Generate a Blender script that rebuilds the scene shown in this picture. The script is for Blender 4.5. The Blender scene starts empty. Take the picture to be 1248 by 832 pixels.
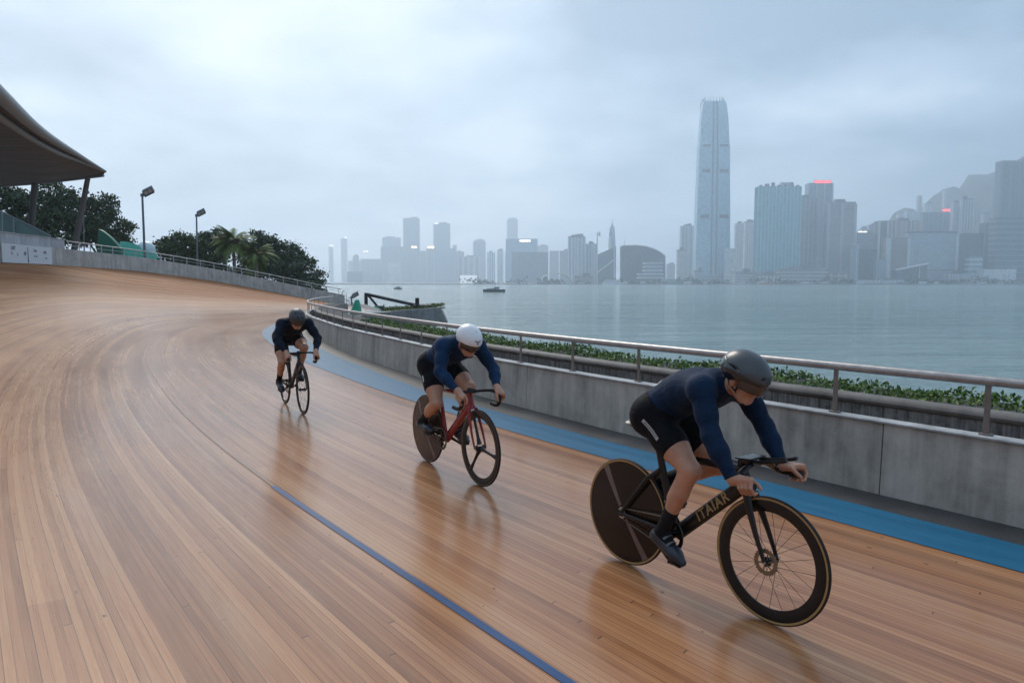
import bpy, bmesh, math, random
import numpy as np
from mathutils import Vector, Matrix
random.seed(7); rng = np.random.default_rng(7)
SC = bpy.context.scene
COL = SC.collection
R = math.radians
# ------------------------------------------------------------------ camera numbers (photo is 1248 x 832)
FP, CAMH, HORIZ = 900.0, 1.78, 343.0
PITCH = math.atan((416 - HORIZ) / FP)
CP, SP = math.cos(PITCH), math.sin(PITCH)

def ray(px, py):
    a, b = (px - 624) / FP, -(py - 416) / FP
    return np.array([a, CP + b * SP, -SP + b * CP])
def at(px, py, Y):
    """world point seen at photo pixel (px, py), Y metres in front"""
    v = ray(px, py); v = v * (Y / v[1])
    return Vector((v[0], v[1], v[2] + CAMH))
def sx(px, Y):
    return (px - 624) / FP * Y * 1.0
# ------------------------------------------------------------------ object helpers
def tag(o, label=None, cat=None, group=None, kind=None):
    if label: o['label'] = label
    if cat: o['category'] = cat
    if group: o['group'] = group
    if kind: o['kind'] = kind
    return o
def empty(name, loc=(0, 0, 0), rz=0, label=None, cat=None, group=None):
    o = bpy.data.objects.new(name, None); COL.objects.link(o)
    o.location = loc; o.rotation_euler = (0, 0, rz); o.empty_display_size = .2
    return tag(o, label, cat, group)
def link(name, me, mat=None, parent=None, smooth=False, loc=None):
    o = bpy.data.objects.new(name, me); COL.objects.link(o)
    if mat is not None and not me.materials:
        for m in (mat if isinstance(mat, (list, tuple)) else [mat]): me.materials.append(m)
    if parent is not None: o.parent = parent
    if loc is not None: o.location = loc
    if smooth and len(me.polygons):
        me.polygons.foreach_set('use_smooth', [True] * len(me.polygons)); me.update()
    return o
class MB:
    """collects shapes, builds ONE mesh"""
    def __init__(s): s.v = []; s.f = []; s.mi = []; s.cur = 0
    def add(s, vs, fs):
        b = len(s.v); s.v.extend([tuple(float(c) for c in v) for v in vs])
        for f in fs: s.f.append([b + i for i in f]); s.mi.append(s.cur)
        return s
    def box(s, c, d, rz=0, bev=0):
        x, y, z = [q / 2 for q in d]
        ca, sa = math.cos(rz), math.sin(rz)
        vs = []
        for (i, j, k) in ((-1,-1,-1),(1,-1,-1),(1,1,-1),(-1,1,-1),(-1,-1,1),(1,-1,1),(1,1,1),(-1,1,1)):
            px, py = i * x, j * y
            vs.append((c[0] + px * ca - py * sa, c[1] + px * sa + py * ca, c[2] + k * z))
        return s.add(vs, [(0,3,2,1),(4,5,6,7),(0,1,5,4),(1,2,6,5),(2,3,7,6),(3,0,4,7)])
    def prism(s, poly, z0, z1, top=None):
        n = len(poly); tp = top or poly
        vs = [(p[0], p[1], z0) for p in poly] + [(p[0], p[1], z1) for p in tp]
        fs = [tuple(range(n - 1, -1, -1)), tuple(range(n, 2 * n))]
        fs += [(i, (i + 1) % n, n + (i + 1) % n, n + i) for i in range(n)]
        return s.add(vs, fs)
    def tube(s, pts, rad, n=10, lat=None, cap=True, closed=False):
        """sweep of an ellipse; rad: float or (a, b) or a list of those; b runs along lat, a across it"""
        P = [Vector(p) for p in pts]; m = len(P)
        rl = list(rad) if isinstance(rad, list) else [rad] * m
        vs = []; up = None
        for i in range(m):
            if closed: t = (P[(i + 1) % m] - P[i - 1]).normalized()
            else: t = (P[min(i + 1, m - 1)] - P[max(i - 1, 0)]).normalized()
            if lat is not None:
                b = Vector(lat); b = (b - t * b.dot(t)).normalized()
            else:
                if up is None:
                    up = Vector((0, 0, 1)) if abs(t.z) < .9 else Vector((1, 0, 0))
                b = (up - t * up.dot(t)).normalized(); up = b
            a = b.cross(t)
            ra, rb = rl[i] if isinstance(rl[i], tuple) else (rl[i], rl[i])
            for k in range(n):
                w = 2 * math.pi * k / n
                vs.append(P[i] + a * (ra * math.cos(w)) + b * (rb * math.sin(w)))
        fs = []
        for i in range(m if closed else m - 1):
            for k in range(n):
                k2 = (k + 1) % n; j = (i + 1) % m
                fs.append((i * n + k, i * n + k2, j * n + k2, j * n + k))
        if cap and not closed:
            fs.append(tuple(range(n - 1, -1, -1))); fs.append(tuple((m - 1) * n + k for k in range(n)))
        return s.add(vs, fs)
    def lathe(s, prof, c=(0, 0, 0), n=64, axis='y', closed=False):
        """revolve (radius, offset) profile"""
        vs = []
        m = len(prof)
        for k in range(n):
            w = 2 * math.pi * k / n; cw, sw = math.cos(w), math.sin(w)
            for (r, o) in prof:
                if axis == 'y': vs.append((c[0] + r * cw, c[1] + o, c[2] + r * sw))
                elif axis == 'z': vs.append((c[0] + r * cw, c[1] + r * sw, c[2] + o))
                else: vs.append((c[0] + o, c[1] + r * cw, c[2] + r * sw))
        fs = []
        for k in range(n):
            k2 = (k + 1) % n
            for i in range(m if closed else m - 1):
                j = (i + 1) % m
                fs.append((k * m + i, k2 * m + i, k2 * m + j, k * m + j))
        return s.add(vs, fs)
    def grid(s, rows):
        nr, nc = len(rows), len(rows[0])
        vs = [p for r in rows for p in r]
        fs = [(i * nc + j, i * nc + j + 1, (i + 1) * nc + j + 1, (i + 1) * nc + j) for i in range(nr - 1) for j in range(nc - 1)]
        return s.add(vs, fs)
    def mesh(s, name):
        me = bpy.data.meshes.new(name); me.from_pydata(s.v, [], s.f)
        if any(s.mi): me.polygons.foreach_set('material_index', s.mi)
        me.update(); return me
    def build(s, name, mat, parent=None, smooth=False, bevel=0, fix=True, loc=None):
        me = s.mesh(name)
        if fix:
            bm = bmesh.new(); bm.from_mesh(me); bmesh.ops.recalc_face_normals(bm, faces=bm.faces); bm.to_mesh(me); bm.free()
        o = link(name, me, mat, parent, smooth, loc)
        if smooth: auto(me, 40)
        if bevel:
            b = o.modifiers.new('bevel', 'BEVEL'); b.width = bevel; b.segments = 2; b.limit_method = 'ANGLE'; b.angle_limit = R(35)
        return o
def auto(me, deg):
    me.polygons.foreach_set('use_smooth', [True] * len(me.polygons))
    bm = bmesh.new(); bm.from_mesh(me)
    for e in bm.edges:
        if len(e.link_faces) == 2 and e.calc_face_angle(0) > R(deg): e.smooth = False
    bm.to_mesh(me); bm.free(); me.update()
def catmull(pts, n):
    """n samples spread evenly along a Catmull-Rom curve through pts"""
    P = np.array(pts, float); Q = np.vstack([2 * P[0] - P[1], P, 2 * P[-1] - P[-2]])
    out = []
    for i in range(1, len(Q) - 2):
        p0, p1, p2, p3 = Q[i - 1], Q[i], Q[i + 1], Q[i + 2]
        for t in np.linspace(0, 1, 40, endpoint=False):
            out.append(.5 * ((2 * p1) + (-p0 + p2) * t + (2 * p0 - 5 * p1 + 4 * p2 - p3) * t * t + (-p0 + 3 * p1 - 3 * p2 + p3) * t ** 3))
    out.append(P[-1]); out = np.array(out)
    if n is None: return out
    L = np.concatenate([[0], np.cumsum(np.linalg.norm(np.diff(out, axis=0), axis=1))])
    s = np.linspace(0, L[-1], n)
    return np.stack([np.interp(s, L, out[:, k]) for k in range(out.shape[1])], 1)
# ------------------------------------------------------------------ material helpers
class NT:
    def __init__(s, name):
        s.m = bpy.data.materials.new(name); s.m.use_nodes = True
        s.t = s.m.node_tree; s.n = s.t.nodes; s.b = s.n['Principled BSDF']
    def node(s, typ, **kw):
        x = s.n.new(typ)
        for k, v in kw.items(): setattr(x, k, v)
        return x
    def l(s, a, b): s.t.links.new(a, b); return b
    def val(s, sock, v):
        if hasattr(v, 'links') or isinstance(v, bpy.types.NodeSocket): s.t.links.new(v, sock)
        else: sock.default_value = v
    def math(s, op, a, b=0, c=None, clamp=False):
        x = s.node('ShaderNodeMath', operation=op); x.use_clamp = clamp
        s.val(x.inputs[0], a); s.val(x.inputs[1], b)
        if c is not None: s.val(x.inputs[2], c)
        return x.outputs[0]
    def noise(s, vec, scale=5, detail=4, rough=.55, dist=0):
        x = s.node('ShaderNodeTexNoise'); x.inputs['Scale'].default_value = scale; x.inputs['Detail'].default_value = detail
        x.inputs['Roughness'].default_value = rough; x.inputs['Distortion'].default_value = dist
        if vec is not None: s.l(vec, x.inputs['Vector'])
        return x.outputs['Fac']
    def mapv(s, vec, sc=(1, 1, 1), loc=(0, 0, 0), rot=(0, 0, 0)):
        x = s.node('ShaderNodeMapping'); x.inputs['Scale'].default_value = sc; x.inputs['Location'].default_value = loc; x.inputs['Rotation'].default_value = rot
        s.l(vec, x.inputs['Vector']); return x.outputs[0]
    def coord(s, kind='Object'):
        return s.node('ShaderNodeTexCoord').outputs[kind]
    def pos(s): return s.node('ShaderNodeNewGeometry').outputs['Position']
    def ramp(s, fac, stops):
        x = s.node('ShaderNodeValToRGB'); e = x.color_ramp.elements
        while len(e) < len(stops): e.new(.5)
        for i, (p, c) in enumerate(stops):
            e[i].position = p; e[i].color = (*c, 1) if len(c) == 3 else c
        s.l(fac, x.inputs[0]); return x.outputs[0]
    def mix(s, fac, a, b, blend='MIX'):
        x = s.node('ShaderNodeMix', data_type='RGBA', blend_type=blend)
        s.val(x.inputs[0], fac)
        for sk, v in ((x.inputs[6], a), (x.inputs[7], b)):
            if isinstance(v, (tuple, list)): sk.default_value = (*v[:3], 1)
            else: s.l(v, sk)
        return x.outputs[2]
    def sep(s, v):
        x = s.node('ShaderNodeSeparateXYZ'); s.l(v, x.inputs[0]); return x.outputs
    def comb(s, x_, y_, z_=0.0):
        x = s.node('ShaderNodeCombineXYZ')
        for i, v in enumerate((x_, y_, z_)): s.val(x.inputs[i], v)
        return x.outputs[0]
    def white(s, v, dim='1D'):
        x = s.node('ShaderNodeTexWhiteNoise', noise_dimensions=dim)
        s.l(v, x.inputs['W'] if dim == '1D' else x.inputs['Vector']); return x.outputs['Value']
    def bump(s, hgt, strength=.3, dist=.01):
        x = s.node('ShaderNodeBump'); x.inputs['Strength'].default_value = strength; x.inputs['Distance'].default_value = dist
        s.l(hgt, x.inputs['Height']); s.l(x.outputs[0], s.b.inputs['Normal']); return x.outputs[0]
    def set(s, color=None, rough=None, metal=None, spec=None, coat=None, alpha=None, trans=None, ior=None):
        for k, v in (('Base Color', color), ('Roughness', rough), ('Metallic', metal), ('Specular IOR Level', spec), ('Coat Weight', coat), ('Alpha', alpha), ('Transmission Weight', trans), ('IOR', ior)):
            if v is None: continue
            sk = s.b.inputs[k]
            if isinstance(v, (tuple, list)): sk.default_value = (*v[:3], 1)
            else: s.val(sk, v)
        return s
def simple(name, c, rough=.5, metal=0, spec=.5, coat=0, var=.12, scale=30, bump=0, bdist=.002):
    """plain surface with a little procedural unevenness"""
    k = NT(name); v = k.coord('Object')
    n = k.noise(v, scale, 4, .6)
    f = k.math('MULTIPLY_ADD', n, 2 * var, 1 - var)
    hs = k.node('ShaderNodeVectorMath', operation='SCALE'); hs.inputs[0].default_value = c; k.l(f, hs.inputs['Scale'])
    k.l(hs.outputs[0], k.b.inputs['Base Color'])
    k.set(None, k.math('MULTIPLY_ADD', n, .16, max(rough - .08, .02)), metal, spec, coat)
    if coat: k.b.inputs['Coat Roughness'].default_value = .08
    if bump: k.bump(k.noise(v, scale * 3, 3, .6), bump, bdist)
    return k.m
def emit(name, c, s):
    k = NT(name); k.b.inputs['Base Color'].default_value = (*c, 1)
    k.b.inputs['Emission Color'].default_value = (*c, 1); k.b.inputs['Emission Strength'].default_value = s
    return k.m
# ================================================================== camera, light, sky, haze
cam = bpy.data.cameras.new('camera'); camo = bpy.data.objects.new('camera', cam); COL.objects.link(camo)
camo.location = (0, 0, CAMH); camo.rotation_euler = (R(90) - PITCH, 0, 0)
cam.sensor_width = 36; cam.lens = 36 * FP / 1248; cam.clip_start = .05; cam.clip_end = 30000
SC.camera = camo
SUN_EL, SUN_AZ = R(42), R(-22)      # azimuth from +Y towards +X
sl = bpy.data.lights.new('sun', 'SUN'); sl.energy = SUN_E = 1.5; sl.angle = R(25); sl.color = (1, .92, .82)
so = bpy.data.objects.new('sun', sl); COL.objects.link(so)
sd = Vector((math.sin(SUN_AZ) * math.cos(SUN_EL), math.cos(SUN_AZ) * math.cos(SUN_EL), math.sin(SUN_EL)))
so.rotation_euler = sd.to_track_quat('Z', 'Y').to_euler(); so.location = (0, 0, 60)
W = bpy.data.worlds.new('World'); SC.world = W; W.use_nodes = True
wt = W.node_tree; wn = wt.nodes; bg = wn['Background']; bg.inputs['Strength'].default_value = .14
class WT(NT):
    def __init__(s): s.t = wt; s.n = wn
k = WT()
sky = k.node('ShaderNodeTexSky', sky_type='NISHITA'); sky.sun_disc = False
sky.sun_elevation = SUN_EL; sky.sun_rotation = SUN_AZ; sky.air_density = 1.5; sky.dust_density = 3
d = k.coord('Generated'); sxyz = k.sep(d)
zz = k.math('MAXIMUM', sxyz[2], 0.0)
inv = k.math('DIVIDE', 1.0, k.math('ADD', zz, .22))
cv = k.comb(k.math('MULTIPLY', sxyz[0], inv), k.math('MULTIPLY', sxyz[1], inv), 0.0)
n1 = k.noise(k.mapv(cv, (1, 1, 1), (3.1, .4, 0)), 1.15, 6, .5, .25)
n2 = k.noise(k.mapv(cv, (1, 1, 1), (0.4, 7.7, 2)), 2.6, 5, .55, .2)
cl = k.math('ADD', k.math('MULTIPLY', n1, .75), k.math('MULTIPLY', n2, .25))
# brighter cloud where the hidden sun stands
gd = (ray(330, 120)); gd = gd / np.linalg.norm(gd)
dp = k.node('ShaderNodeVectorMath', operation='DOT_PRODUCT'); k.l(d, dp.inputs[0]); dp.inputs[1].default_value = gd
gl = k.math('POWER', k.math('MAXIMUM', dp.outputs['Value'], 0.0), 13.0)
fac = k.math('ADD', k.math('MULTIPLY', k.math('SUBTRACT', cl, .5), 3.0), k.math('MULTIPLY_ADD', gl, .32, .20), clamp=True)
ccol = k.ramp(fac, [(0, (1.3, 1.95, 2.75)), (.4, (2.5, 3.25, 4.2)), (1, (4.8, 5.35, 5.8))])
out = k.mix(.9, sky.outputs[0], ccol)
wt.links.new(out, bg.inputs['Color'])
HAZE = 0.00035
def haze_box():
    b = MB().box((300, 2300, 225), (7800, 5600, 462))
    o = b.build('haze', None); o['kind'] = 'stuff'
    m = bpy.data.materials.new('haze_air'); m.use_nodes = True; t = m.node_tree; t.nodes.clear()
    ov = t.nodes.new('ShaderNodeOutputMaterial'); pv = t.nodes.new('ShaderNodeVolumePrincipled')
    pv.inputs['Color'].default_value = (.79, .90, 1, 1); pv.inputs['Density'].default_value = HAZE; pv.inputs['Anisotropy'].default_value = .5
    t.links.new(pv.outputs[0], ov.inputs['Volume']); o.data.materials.append(m)
haze_box()
SC.view_settings.view_transform = 'Standard'; SC.view_settings.look = 'None'; SC.view_settings.exposure = .55; SC.view_settings.gamma = 1
SC.render.engine = 'CYCLES'
cy = SC.cycles
cy.volume_bounces = 4; cy.max_bounces = 8; cy.diffuse_bounces = 3; cy.glossy_bounces = 4; cy.transmission_bounces = 6; cy.transparent_max_bounces = 8
cy.use_denoising = True; cy.use_adaptive_sampling = True; cy.adaptive_threshold = .012; cy.sample_clamp_indirect = 6
cy.caustics_reflective = False; cy.caustics_refractive = False
try: cy.denoiser = 'OPENIMAGEDENOISE'
except Exception: pass
# ================================================================== velodrome: curves
PAIRS = [((8.6, -3.1), (1.0, -12.5)), ((6.0, .5), (-2.6, -7.6)), ((3.14, 4.4), (-6.6, -2.7)), ((.85, 7.46), (-9.0, .6)), ((-.2, 8.94), (-10.3, 2.2)), ((-1.85, 11.48), (-12.2, 5.2)),
         ((-3.11, 13.64), (-13.7, 7.6)), ((-5.45, 17.9), (-16.5, 13)), ((-8.1, 23.92), (-19.2, 20.5)), ((-9.3, 27.66), (-20.3, 26.0)), ((-10.05, 31.5), (-21.5, 32.6)),
         ((-10.3, 35), (-22.3, 39.5)), ((-10.15, 38), (-21.9, 45.5)), ((-9.7, 40.5), (-19.9, 50.5)), ((-9.1, 42.5), (-16.9, 54.5)), ((-8.3, 44.6), (-13.0, 57.5))]
NS = 240
_q = catmull([(*a, *b) for a, b in PAIRS], None)
_L = np.concatenate([[0], np.cumsum(np.linalg.norm(np.diff(_q[:, :2], axis=0), axis=1) + .6 * np.linalg.norm(np.diff(_q[:, 2:], axis=0), axis=1))])
_s = np.linspace(0, _L[-1], NS)
_q = np.stack([np.interp(_s, _L, _q[:, k]) for k in range(4)], 1)
# ease the small kinks of the traced points
for _ in range(60):
    _q[1:-1] = .5 * _q[1:-1] + .25 * (_q[2:] + _q[:-2])
IN, OUT = _q[:, :2], _q[:, 2:]
ARC = np.concatenate([[0], np.cumsum(np.linalg.norm(np.diff(IN, axis=0), axis=1))])
OARC = np.concatenate([[0], np.cumsum(np.linalg.norm(np.diff(OUT, axis=0), axis=1))])
TAN = np.gradient(IN, axis=0); TAN /= np.linalg.norm(TAN, axis=1)[:, None]
NRM = np.stack([TAN[:, 1], -TAN[:, 0]], 1)           # to the infield (right of travel seen from the camera)
WID = np.linalg.norm(OUT - IN, axis=1)
# rim height along the outer edge, keyed by the outer point's forward distance
HK = np.interp(OUT[:, 1] + np.where(np.arange(NS) < 20, 0, 0), [-12, 5, 20, 29, 36, 42, 45.5, 50.5, 54.5, 57.5], [1.9, 2.1, 2.5, 2.55, 2.57, 2.48, 2.33, 1.78, .86, -.1])
for _ in range(40): HK[1:-1] = .5 * HK[1:-1] + .25 * (HK[2:] + HK[:-2])
def prof(t):
    return np.maximum(0, (t - .2) / .8) ** 1.7
def track_pt(i, t):
    p = IN[i] + (OUT[i] - IN[i]) * t
    return (p[0], p[1], HK[i] * prof(t))
def track_z(x, y):
    i = int(np.argmin(np.abs((IN - (x, y)) @ np.ones(2) * 0 + np.abs(np.cross(OUT - IN, (x, y) - IN)) / WID + 50 * (((np.array((x, y)) - IN) * (OUT - IN)).sum(1) < -1))))
    t = float(((np.array((x, y)) - IN[i]) @ (OUT[i] - IN[i])) / WID[i] ** 2)
    return float(HK[i] * prof(max(t, 0)))
def off(i, o, z=0.0):
    """point o metres from the inner edge of the boards towards the infield"""
    p = IN[i] + NRM[i] * o
    return (p[0], p[1], z)
# ------------------------------------------------------------------ board material
def wood_mat():
    k = NT('track_boards'); uv = k.node('ShaderNodeUVMap').outputs[0]; s = k.sep(uv); u, v = s[0], s[1]
    strip = k.math('FLOOR', k.math('DIVIDE', v, .040))
    r1 = k.white(strip)
    # each strip is cut into lengths of about 4 m
    seg = k.math('FLOOR', k.math('DIVIDE', k.math('ADD', u, k.math('MULTIPLY', r1, 37.0)), 13.0))
    cell = k.comb(strip, seg, 0.0)
    tone = k.white(cell, '3D')
    board = k.math('FLOOR', k.math('DIVIDE', v, .160)); tone2 = k.white(k.comb(board, k.math('FLOOR', k.math('DIVIDE', k.math('ADD', u, k.math('MULTIPLY', k.white(board), 29.0)), 16.0)), 3.0), '3D')
    gv = k.comb(k.math('MULTIPLY', u, 1.3), k.math('MULTIPLY', v, 55.0), k.math('MULTIPLY', tone, 40.0))
    grain = k.noise(gv, 1.0, 5, .62, .6)
    fine = k.noise(k.comb(k.math('MULTIPLY', u, 5.0), k.math('MULTIPLY', v, 220.0), k.math('MULTIPLY', tone, 11.0)), 1.0, 3, .6)
    wear = k.noise(k.comb(k.math('MULTIPLY', u, .22), k.math('MULTIPLY', v, .9), 0.0), 1.0, 5, .6, .4)
    t = k.math('ADD', k.math('MULTIPLY', tone, .27), k.math('ADD', k.math('MULTIPLY', tone2, .24), k.math('ADD', k.math('MULTIPLY', grain, .42), k.math('MULTIPLY', wear, .28))))
    t = k.math('MULTIPLY_ADD', t, .95, -.045)
    col = k.ramp(t, [(0.1, (.13, .046, .018)), (.36, (.28, .113, .047)), (.58, (.405, .183, .080)), (.88, (.54, .285, .135))])
    col = k.mix(k.math('MULTIPLY', k.math('SUBTRACT', fine, .45, clamp=True), .9), col, (.12, .06, .035))
    damp = k.noise(k.comb(k.math('MULTIPLY', u, .10), k.math('MULTIPLY', v, .33), 9.0), 1.0, 5, .6, .6)
    col = k.mix(k.math('MULTIPLY', k.math('SUBTRACT', damp, .52, clamp=True), 1.7, clamp=True), col, (.21, .095, .046))
    # seams
    fv = k.math('FRACT', k.math('DIVIDE', v, .160)); ev = k.math('MINIMUM', fv, k.math('SUBTRACT', 1.0, fv))
    seam = k.math('LESS_THAN', ev, .009)
    on = k.math('GREATER_THAN', k.white(k.math('ROUND', k.math('DIVIDE', v, .160))), .35)
    seam = k.math('MULTIPLY', seam, on)
    fs = k.math('FRACT', k.math('DIVIDE', v, .040)); es = k.math('MINIMUM', fs, k.math('SUBTRACT', 1.0, fs)); seam2 = k.math('MULTIPLY', k.math('LESS_THAN', es, .045), k.math('MULTIPLY_ADD', k.white(k.math('ROUND', k.math('DIVIDE', v, .040))), .6, .15))
    fu = k.math('FRACT', k.math('DIVIDE', k.math('ADD', u, k.math('MULTIPLY', r1, 37.0)), 13.0)); eu = k.math('LESS_THAN', fu, .0007)
    sm = k.math('MAXIMUM', k.math('MULTIPLY', seam, .8), k.math('MAXIMUM', seam2, k.math('MULTIPLY', eu, .7)))
    col = k.mix(sm, col, (.035, .02, .014))
    # nail heads and little knots
    vor = k.node('ShaderNodeTexVoronoi'); vor.inputs['Scale'].default_value = 1.0
    k.l(k.comb(k.math('MULTIPLY', u, 5.0), k.math('MULTIPLY', v, 9.0), 0.0), vor.inputs['Vector'])
    vs = k.sep(vor.outputs['Color'])
    knot = k.math('LESS_THAN', vor.outputs['Distance'], k.math('MULTIPLY', k.math('GREATER_THAN', vs[0], .5), k.math('MULTIPLY', vs[1], .105)))
    col = k.mix(k.math('MULTIPLY', knot, .75), col, (.03, .018, .012))
    # scuffs: pale dusty streaks the tyres leave, along the boards
    sc = k.noise(k.comb(k.math('MULTIPLY', u, .35), k.math('MULTIPLY', v, 3.2), 5.0), 1.0, 5, .65, .3)
    col = k.mix(k.math('MULTIPLY', k.math('SUBTRACT', sc, .52, clamp=True), 1.5, clamp=True), col, (.54, .36, .22))
    k.set(col)
    rg = k.math('MULTIPLY_ADD', wear, .16, .15)
    rg = k.math('ADD', rg, k.math('MULTIPLY', k.math('SUBTRACT', grain, .5), .12))
    dry = k.node('ShaderNodeMapRange'); dry.inputs['From Min'].default_value = 4.0; dry.inputs['From Max'].default_value = 9.5; k.l(v, dry.inputs['Value']); dry = dry.outputs[0]
    rg = k.math('ADD', rg, k.math('MULTIPLY', dry, .30)); k.set(None, k.math('MAXIMUM', rg, .12), None, k.math('MULTIPLY_ADD', dry, -.21, .25))
    k.l(k.math('MULTIPLY_ADD', dry, -.10, .10), k.b.inputs['Coat Weight']); k.b.inputs['Coat Roughness'].default_value = .16
    h = k.math('SUBTRACT', k.math('ADD', k.math('MULTIPLY', grain, .25), k.math('MULTIPLY', tone, .25)), k.math('MULTIPLY', sm, 1.0))
    k.bump(h, .07, .0025)
    return k.m
def sheet(name, t_or_off, mat, dz=0, nt=2):
    pass
NTT = 70
me = bpy.data.meshes.new('velodrome_track')
tv = np.linspace(0, 1, NTT) ** 1.0
vs, fs, uvs = [], [], []
U0 = .5 * (ARC + OARC)
for i in range(NS):
    for t in tv:
        vs.append(track_pt(i, t))
for i in range(NS - 1):
    for j in range(NTT - 1):
        a = i * NTT + j; fs.append((a, a + 1, a + NTT + 1, a + NTT))
me.from_pydata(vs, [], fs)
uvl = me.uv_layers.new(name='UVMap')
li = np.empty(len(me.loops), int); me.loops.foreach_get('vertex_index', li)
ii, jj = li // NTT, li % NTT
uu = ARC[ii] + (OARC[ii] - ARC[ii]) * tv[jj]; vv = WID[ii] * tv[jj]
# keep board width true near the inner edge, let boards fan a little outwards
uvl.data.foreach_set('uv', np.stack([uu, vv], 1).ravel())
bm = bmesh.new(); bm.from_mesh(me); bmesh.ops.recalc_face_normals(bm, faces=bm.faces)
if sum(f.normal.z for f in bm.faces) < 0: bmesh.ops.reverse_faces(bm, faces=bm.faces)
bm.to_mesh(me); bm.free()
track = link('track_floor', me, wood_mat(), smooth=True); track['kind'] = 'structure'
# ------------------------------------------------------------------ painted lines (sheets 4 mm above the boards)
def paint_mat(name, c, rough=.4, wear=.35):
    k = NT(name); uv = k.node('ShaderNodeUVMap').outputs[0]; s = k.sep(uv)
    n = k.noise(k.comb(k.math('MULTIPLY', s[0], .8), k.math('MULTIPLY', s[1], 7.0), 0.0), 1.0, 5, .65, .4)
    n2 = k.noise(k.comb(k.math('MULTIPLY', s[0], 9.0), k.math('MULTIPLY', s[1], 60.0), 0.0), 1.0, 4, .6)
    c2 = tuple(min(1, q * 1.22 + .012) for q in c); c1 = tuple(q * .8 for q in c)
    col = k.ramp(k.math('ADD', k.math('MULTIPLY', n, .7), k.math('MULTIPLY', n2, .3)), [(.3, c1), (.7, c2)])
    dirt = k.math('MULTIPLY', k.math('SUBTRACT', n2, .58, clamp=True), wear * 4, clamp=True)
    col = k.mix(dirt, col, (.10, .08, .07))
    k.set(col, k.math('MULTIPLY_ADD', n, .3, rough - .15), spec=.22); k.bump(n2, .1, .001); return k.m
def line(name, v0, v1, mat, i0=0, i1=NS, up=.004):
    me = bpy.data.meshes.new(name); vs, fs, uv = [], [], []
    for i in range(i0, i1):
        for v in (v0, v1):
            x, y, z = track_pt(i, v / WID[i]); vs.append((x, y, z + up)); uv.append((ARC[i], v))
    for a in range(i1 - i0 - 1): fs.append((2 * a, 2 * a + 1, 2 * a + 3, 2 * a + 2))
    me.from_pydata(vs, [], fs); ul = me.uv_layers.new(name='UVMap')
    for l in me.loops: ul.data[l.index].uv = uv[l.vertex_index]
    bm = bmesh.new(); bm.from_mesh(me); bmesh.ops.recalc_face_normals(bm, faces=bm.faces)
    if sum(f.normal.z for f in bm.faces) < 0: bmesh.ops.reverse_faces(bm, faces=bm.faces)
    bm.to_mesh(me); bm.free()
    o = link(name, me, mat); o['kind'] = 'structure'; return o
blue_line = paint_mat('line_paint', (.012, .055, .155), .35, .6)
iL = int(np.argmin(np.linalg.norm(IN + (OUT - IN) * (3.08 / WID)[:, None] - np.array((-2.15, 6.6)), axis=1)))
line('track_line', 3.055, 3.11, blue_line, 0, iL)
glare_line = paint_mat('glare_line_paint', (.20, .135, .105), .4, .9)  # colour near the boards: glare over the far line put into its paint
line('track_line', 3.07, 3.095, glare_line, iL - 1, int(np.argmin(np.abs(IN[:, 1] - 21))))
def strip(name, o0, o1, mat, z, i0=0, i1=NS):
    me = bpy.data.meshes.new(name); vs, fs, uv = [], [], []
    for i in range(i0, i1):
        for q, o in enumerate((o0, o1)):
            w = o(i); x, y, _ = off(i, w); vs.append((x, y, z)); uv.append((ARC[i], w))
    for a in range(i1 - i0 - 1): fs.append((2 * a, 2 * a + 1, 2 * a + 3, 2 * a + 2))
    me.from_pydata(vs, [], fs); ul = me.uv_layers.new(name='UVMap')
    for l in me.loops: ul.data[l.index].uv = uv[l.vertex_index]
    bm = bmesh.new(); bm.from_mesh(me); bmesh.ops.recalc_face_normals(bm, faces=bm.faces)
    if sum(f.normal.z for f in bm.faces) < 0: bmesh.ops.reverse_faces(bm, faces=bm.faces)
    bm.to_mesh(me); bm.free()
    o = link(name, me, mat); o['kind'] = 'structure'; return o
YI = IN[:, 1]
band_w = np.interp(YI, [0, 4.4, 11.5, 15, 22, 30, 45], [.53, .53, .60, .86, 1.15, 1.15, .8])
wall_o = np.interp(YI, [0, 4.4, 11.5, 15, 22, 30, 45], [.92, .93, 1.1, 1.3, 1.5, 1.5, 1.3])
iw1 = int(np.argmin(np.abs(YI - 36.6)))           # where the low wall ends
strip('blue_band', lambda i: -.0, lambda i: band_w[i], paint_mat('blue_band_paint', (.004, .105, .20), .5, .35), .004)
def asphalt_mat():
    k = NT('asphalt'); p = k.pos()
    n = k.noise(p, 42, 5, .75); n2 = k.noise(p, 1.6, 5, .6)
    col = k.ramp(k.math('ADD', k.math('MULTIPLY', n, .6), k.math('MULTIPLY', n2, .5)), [(.42, (.016, .017, .019)), (.75, (.085, .086, .09))])
    k.set(col, k.math('MULTIPLY_ADD', n2, .4, .3)); k.bump(n, .5, .004); return k.m
asph = asphalt_mat()
strip('apron_path', lambda i: band_w[i], lambda i: wall_o[i] + .02, asph, 0.0, 0, NS)
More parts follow.
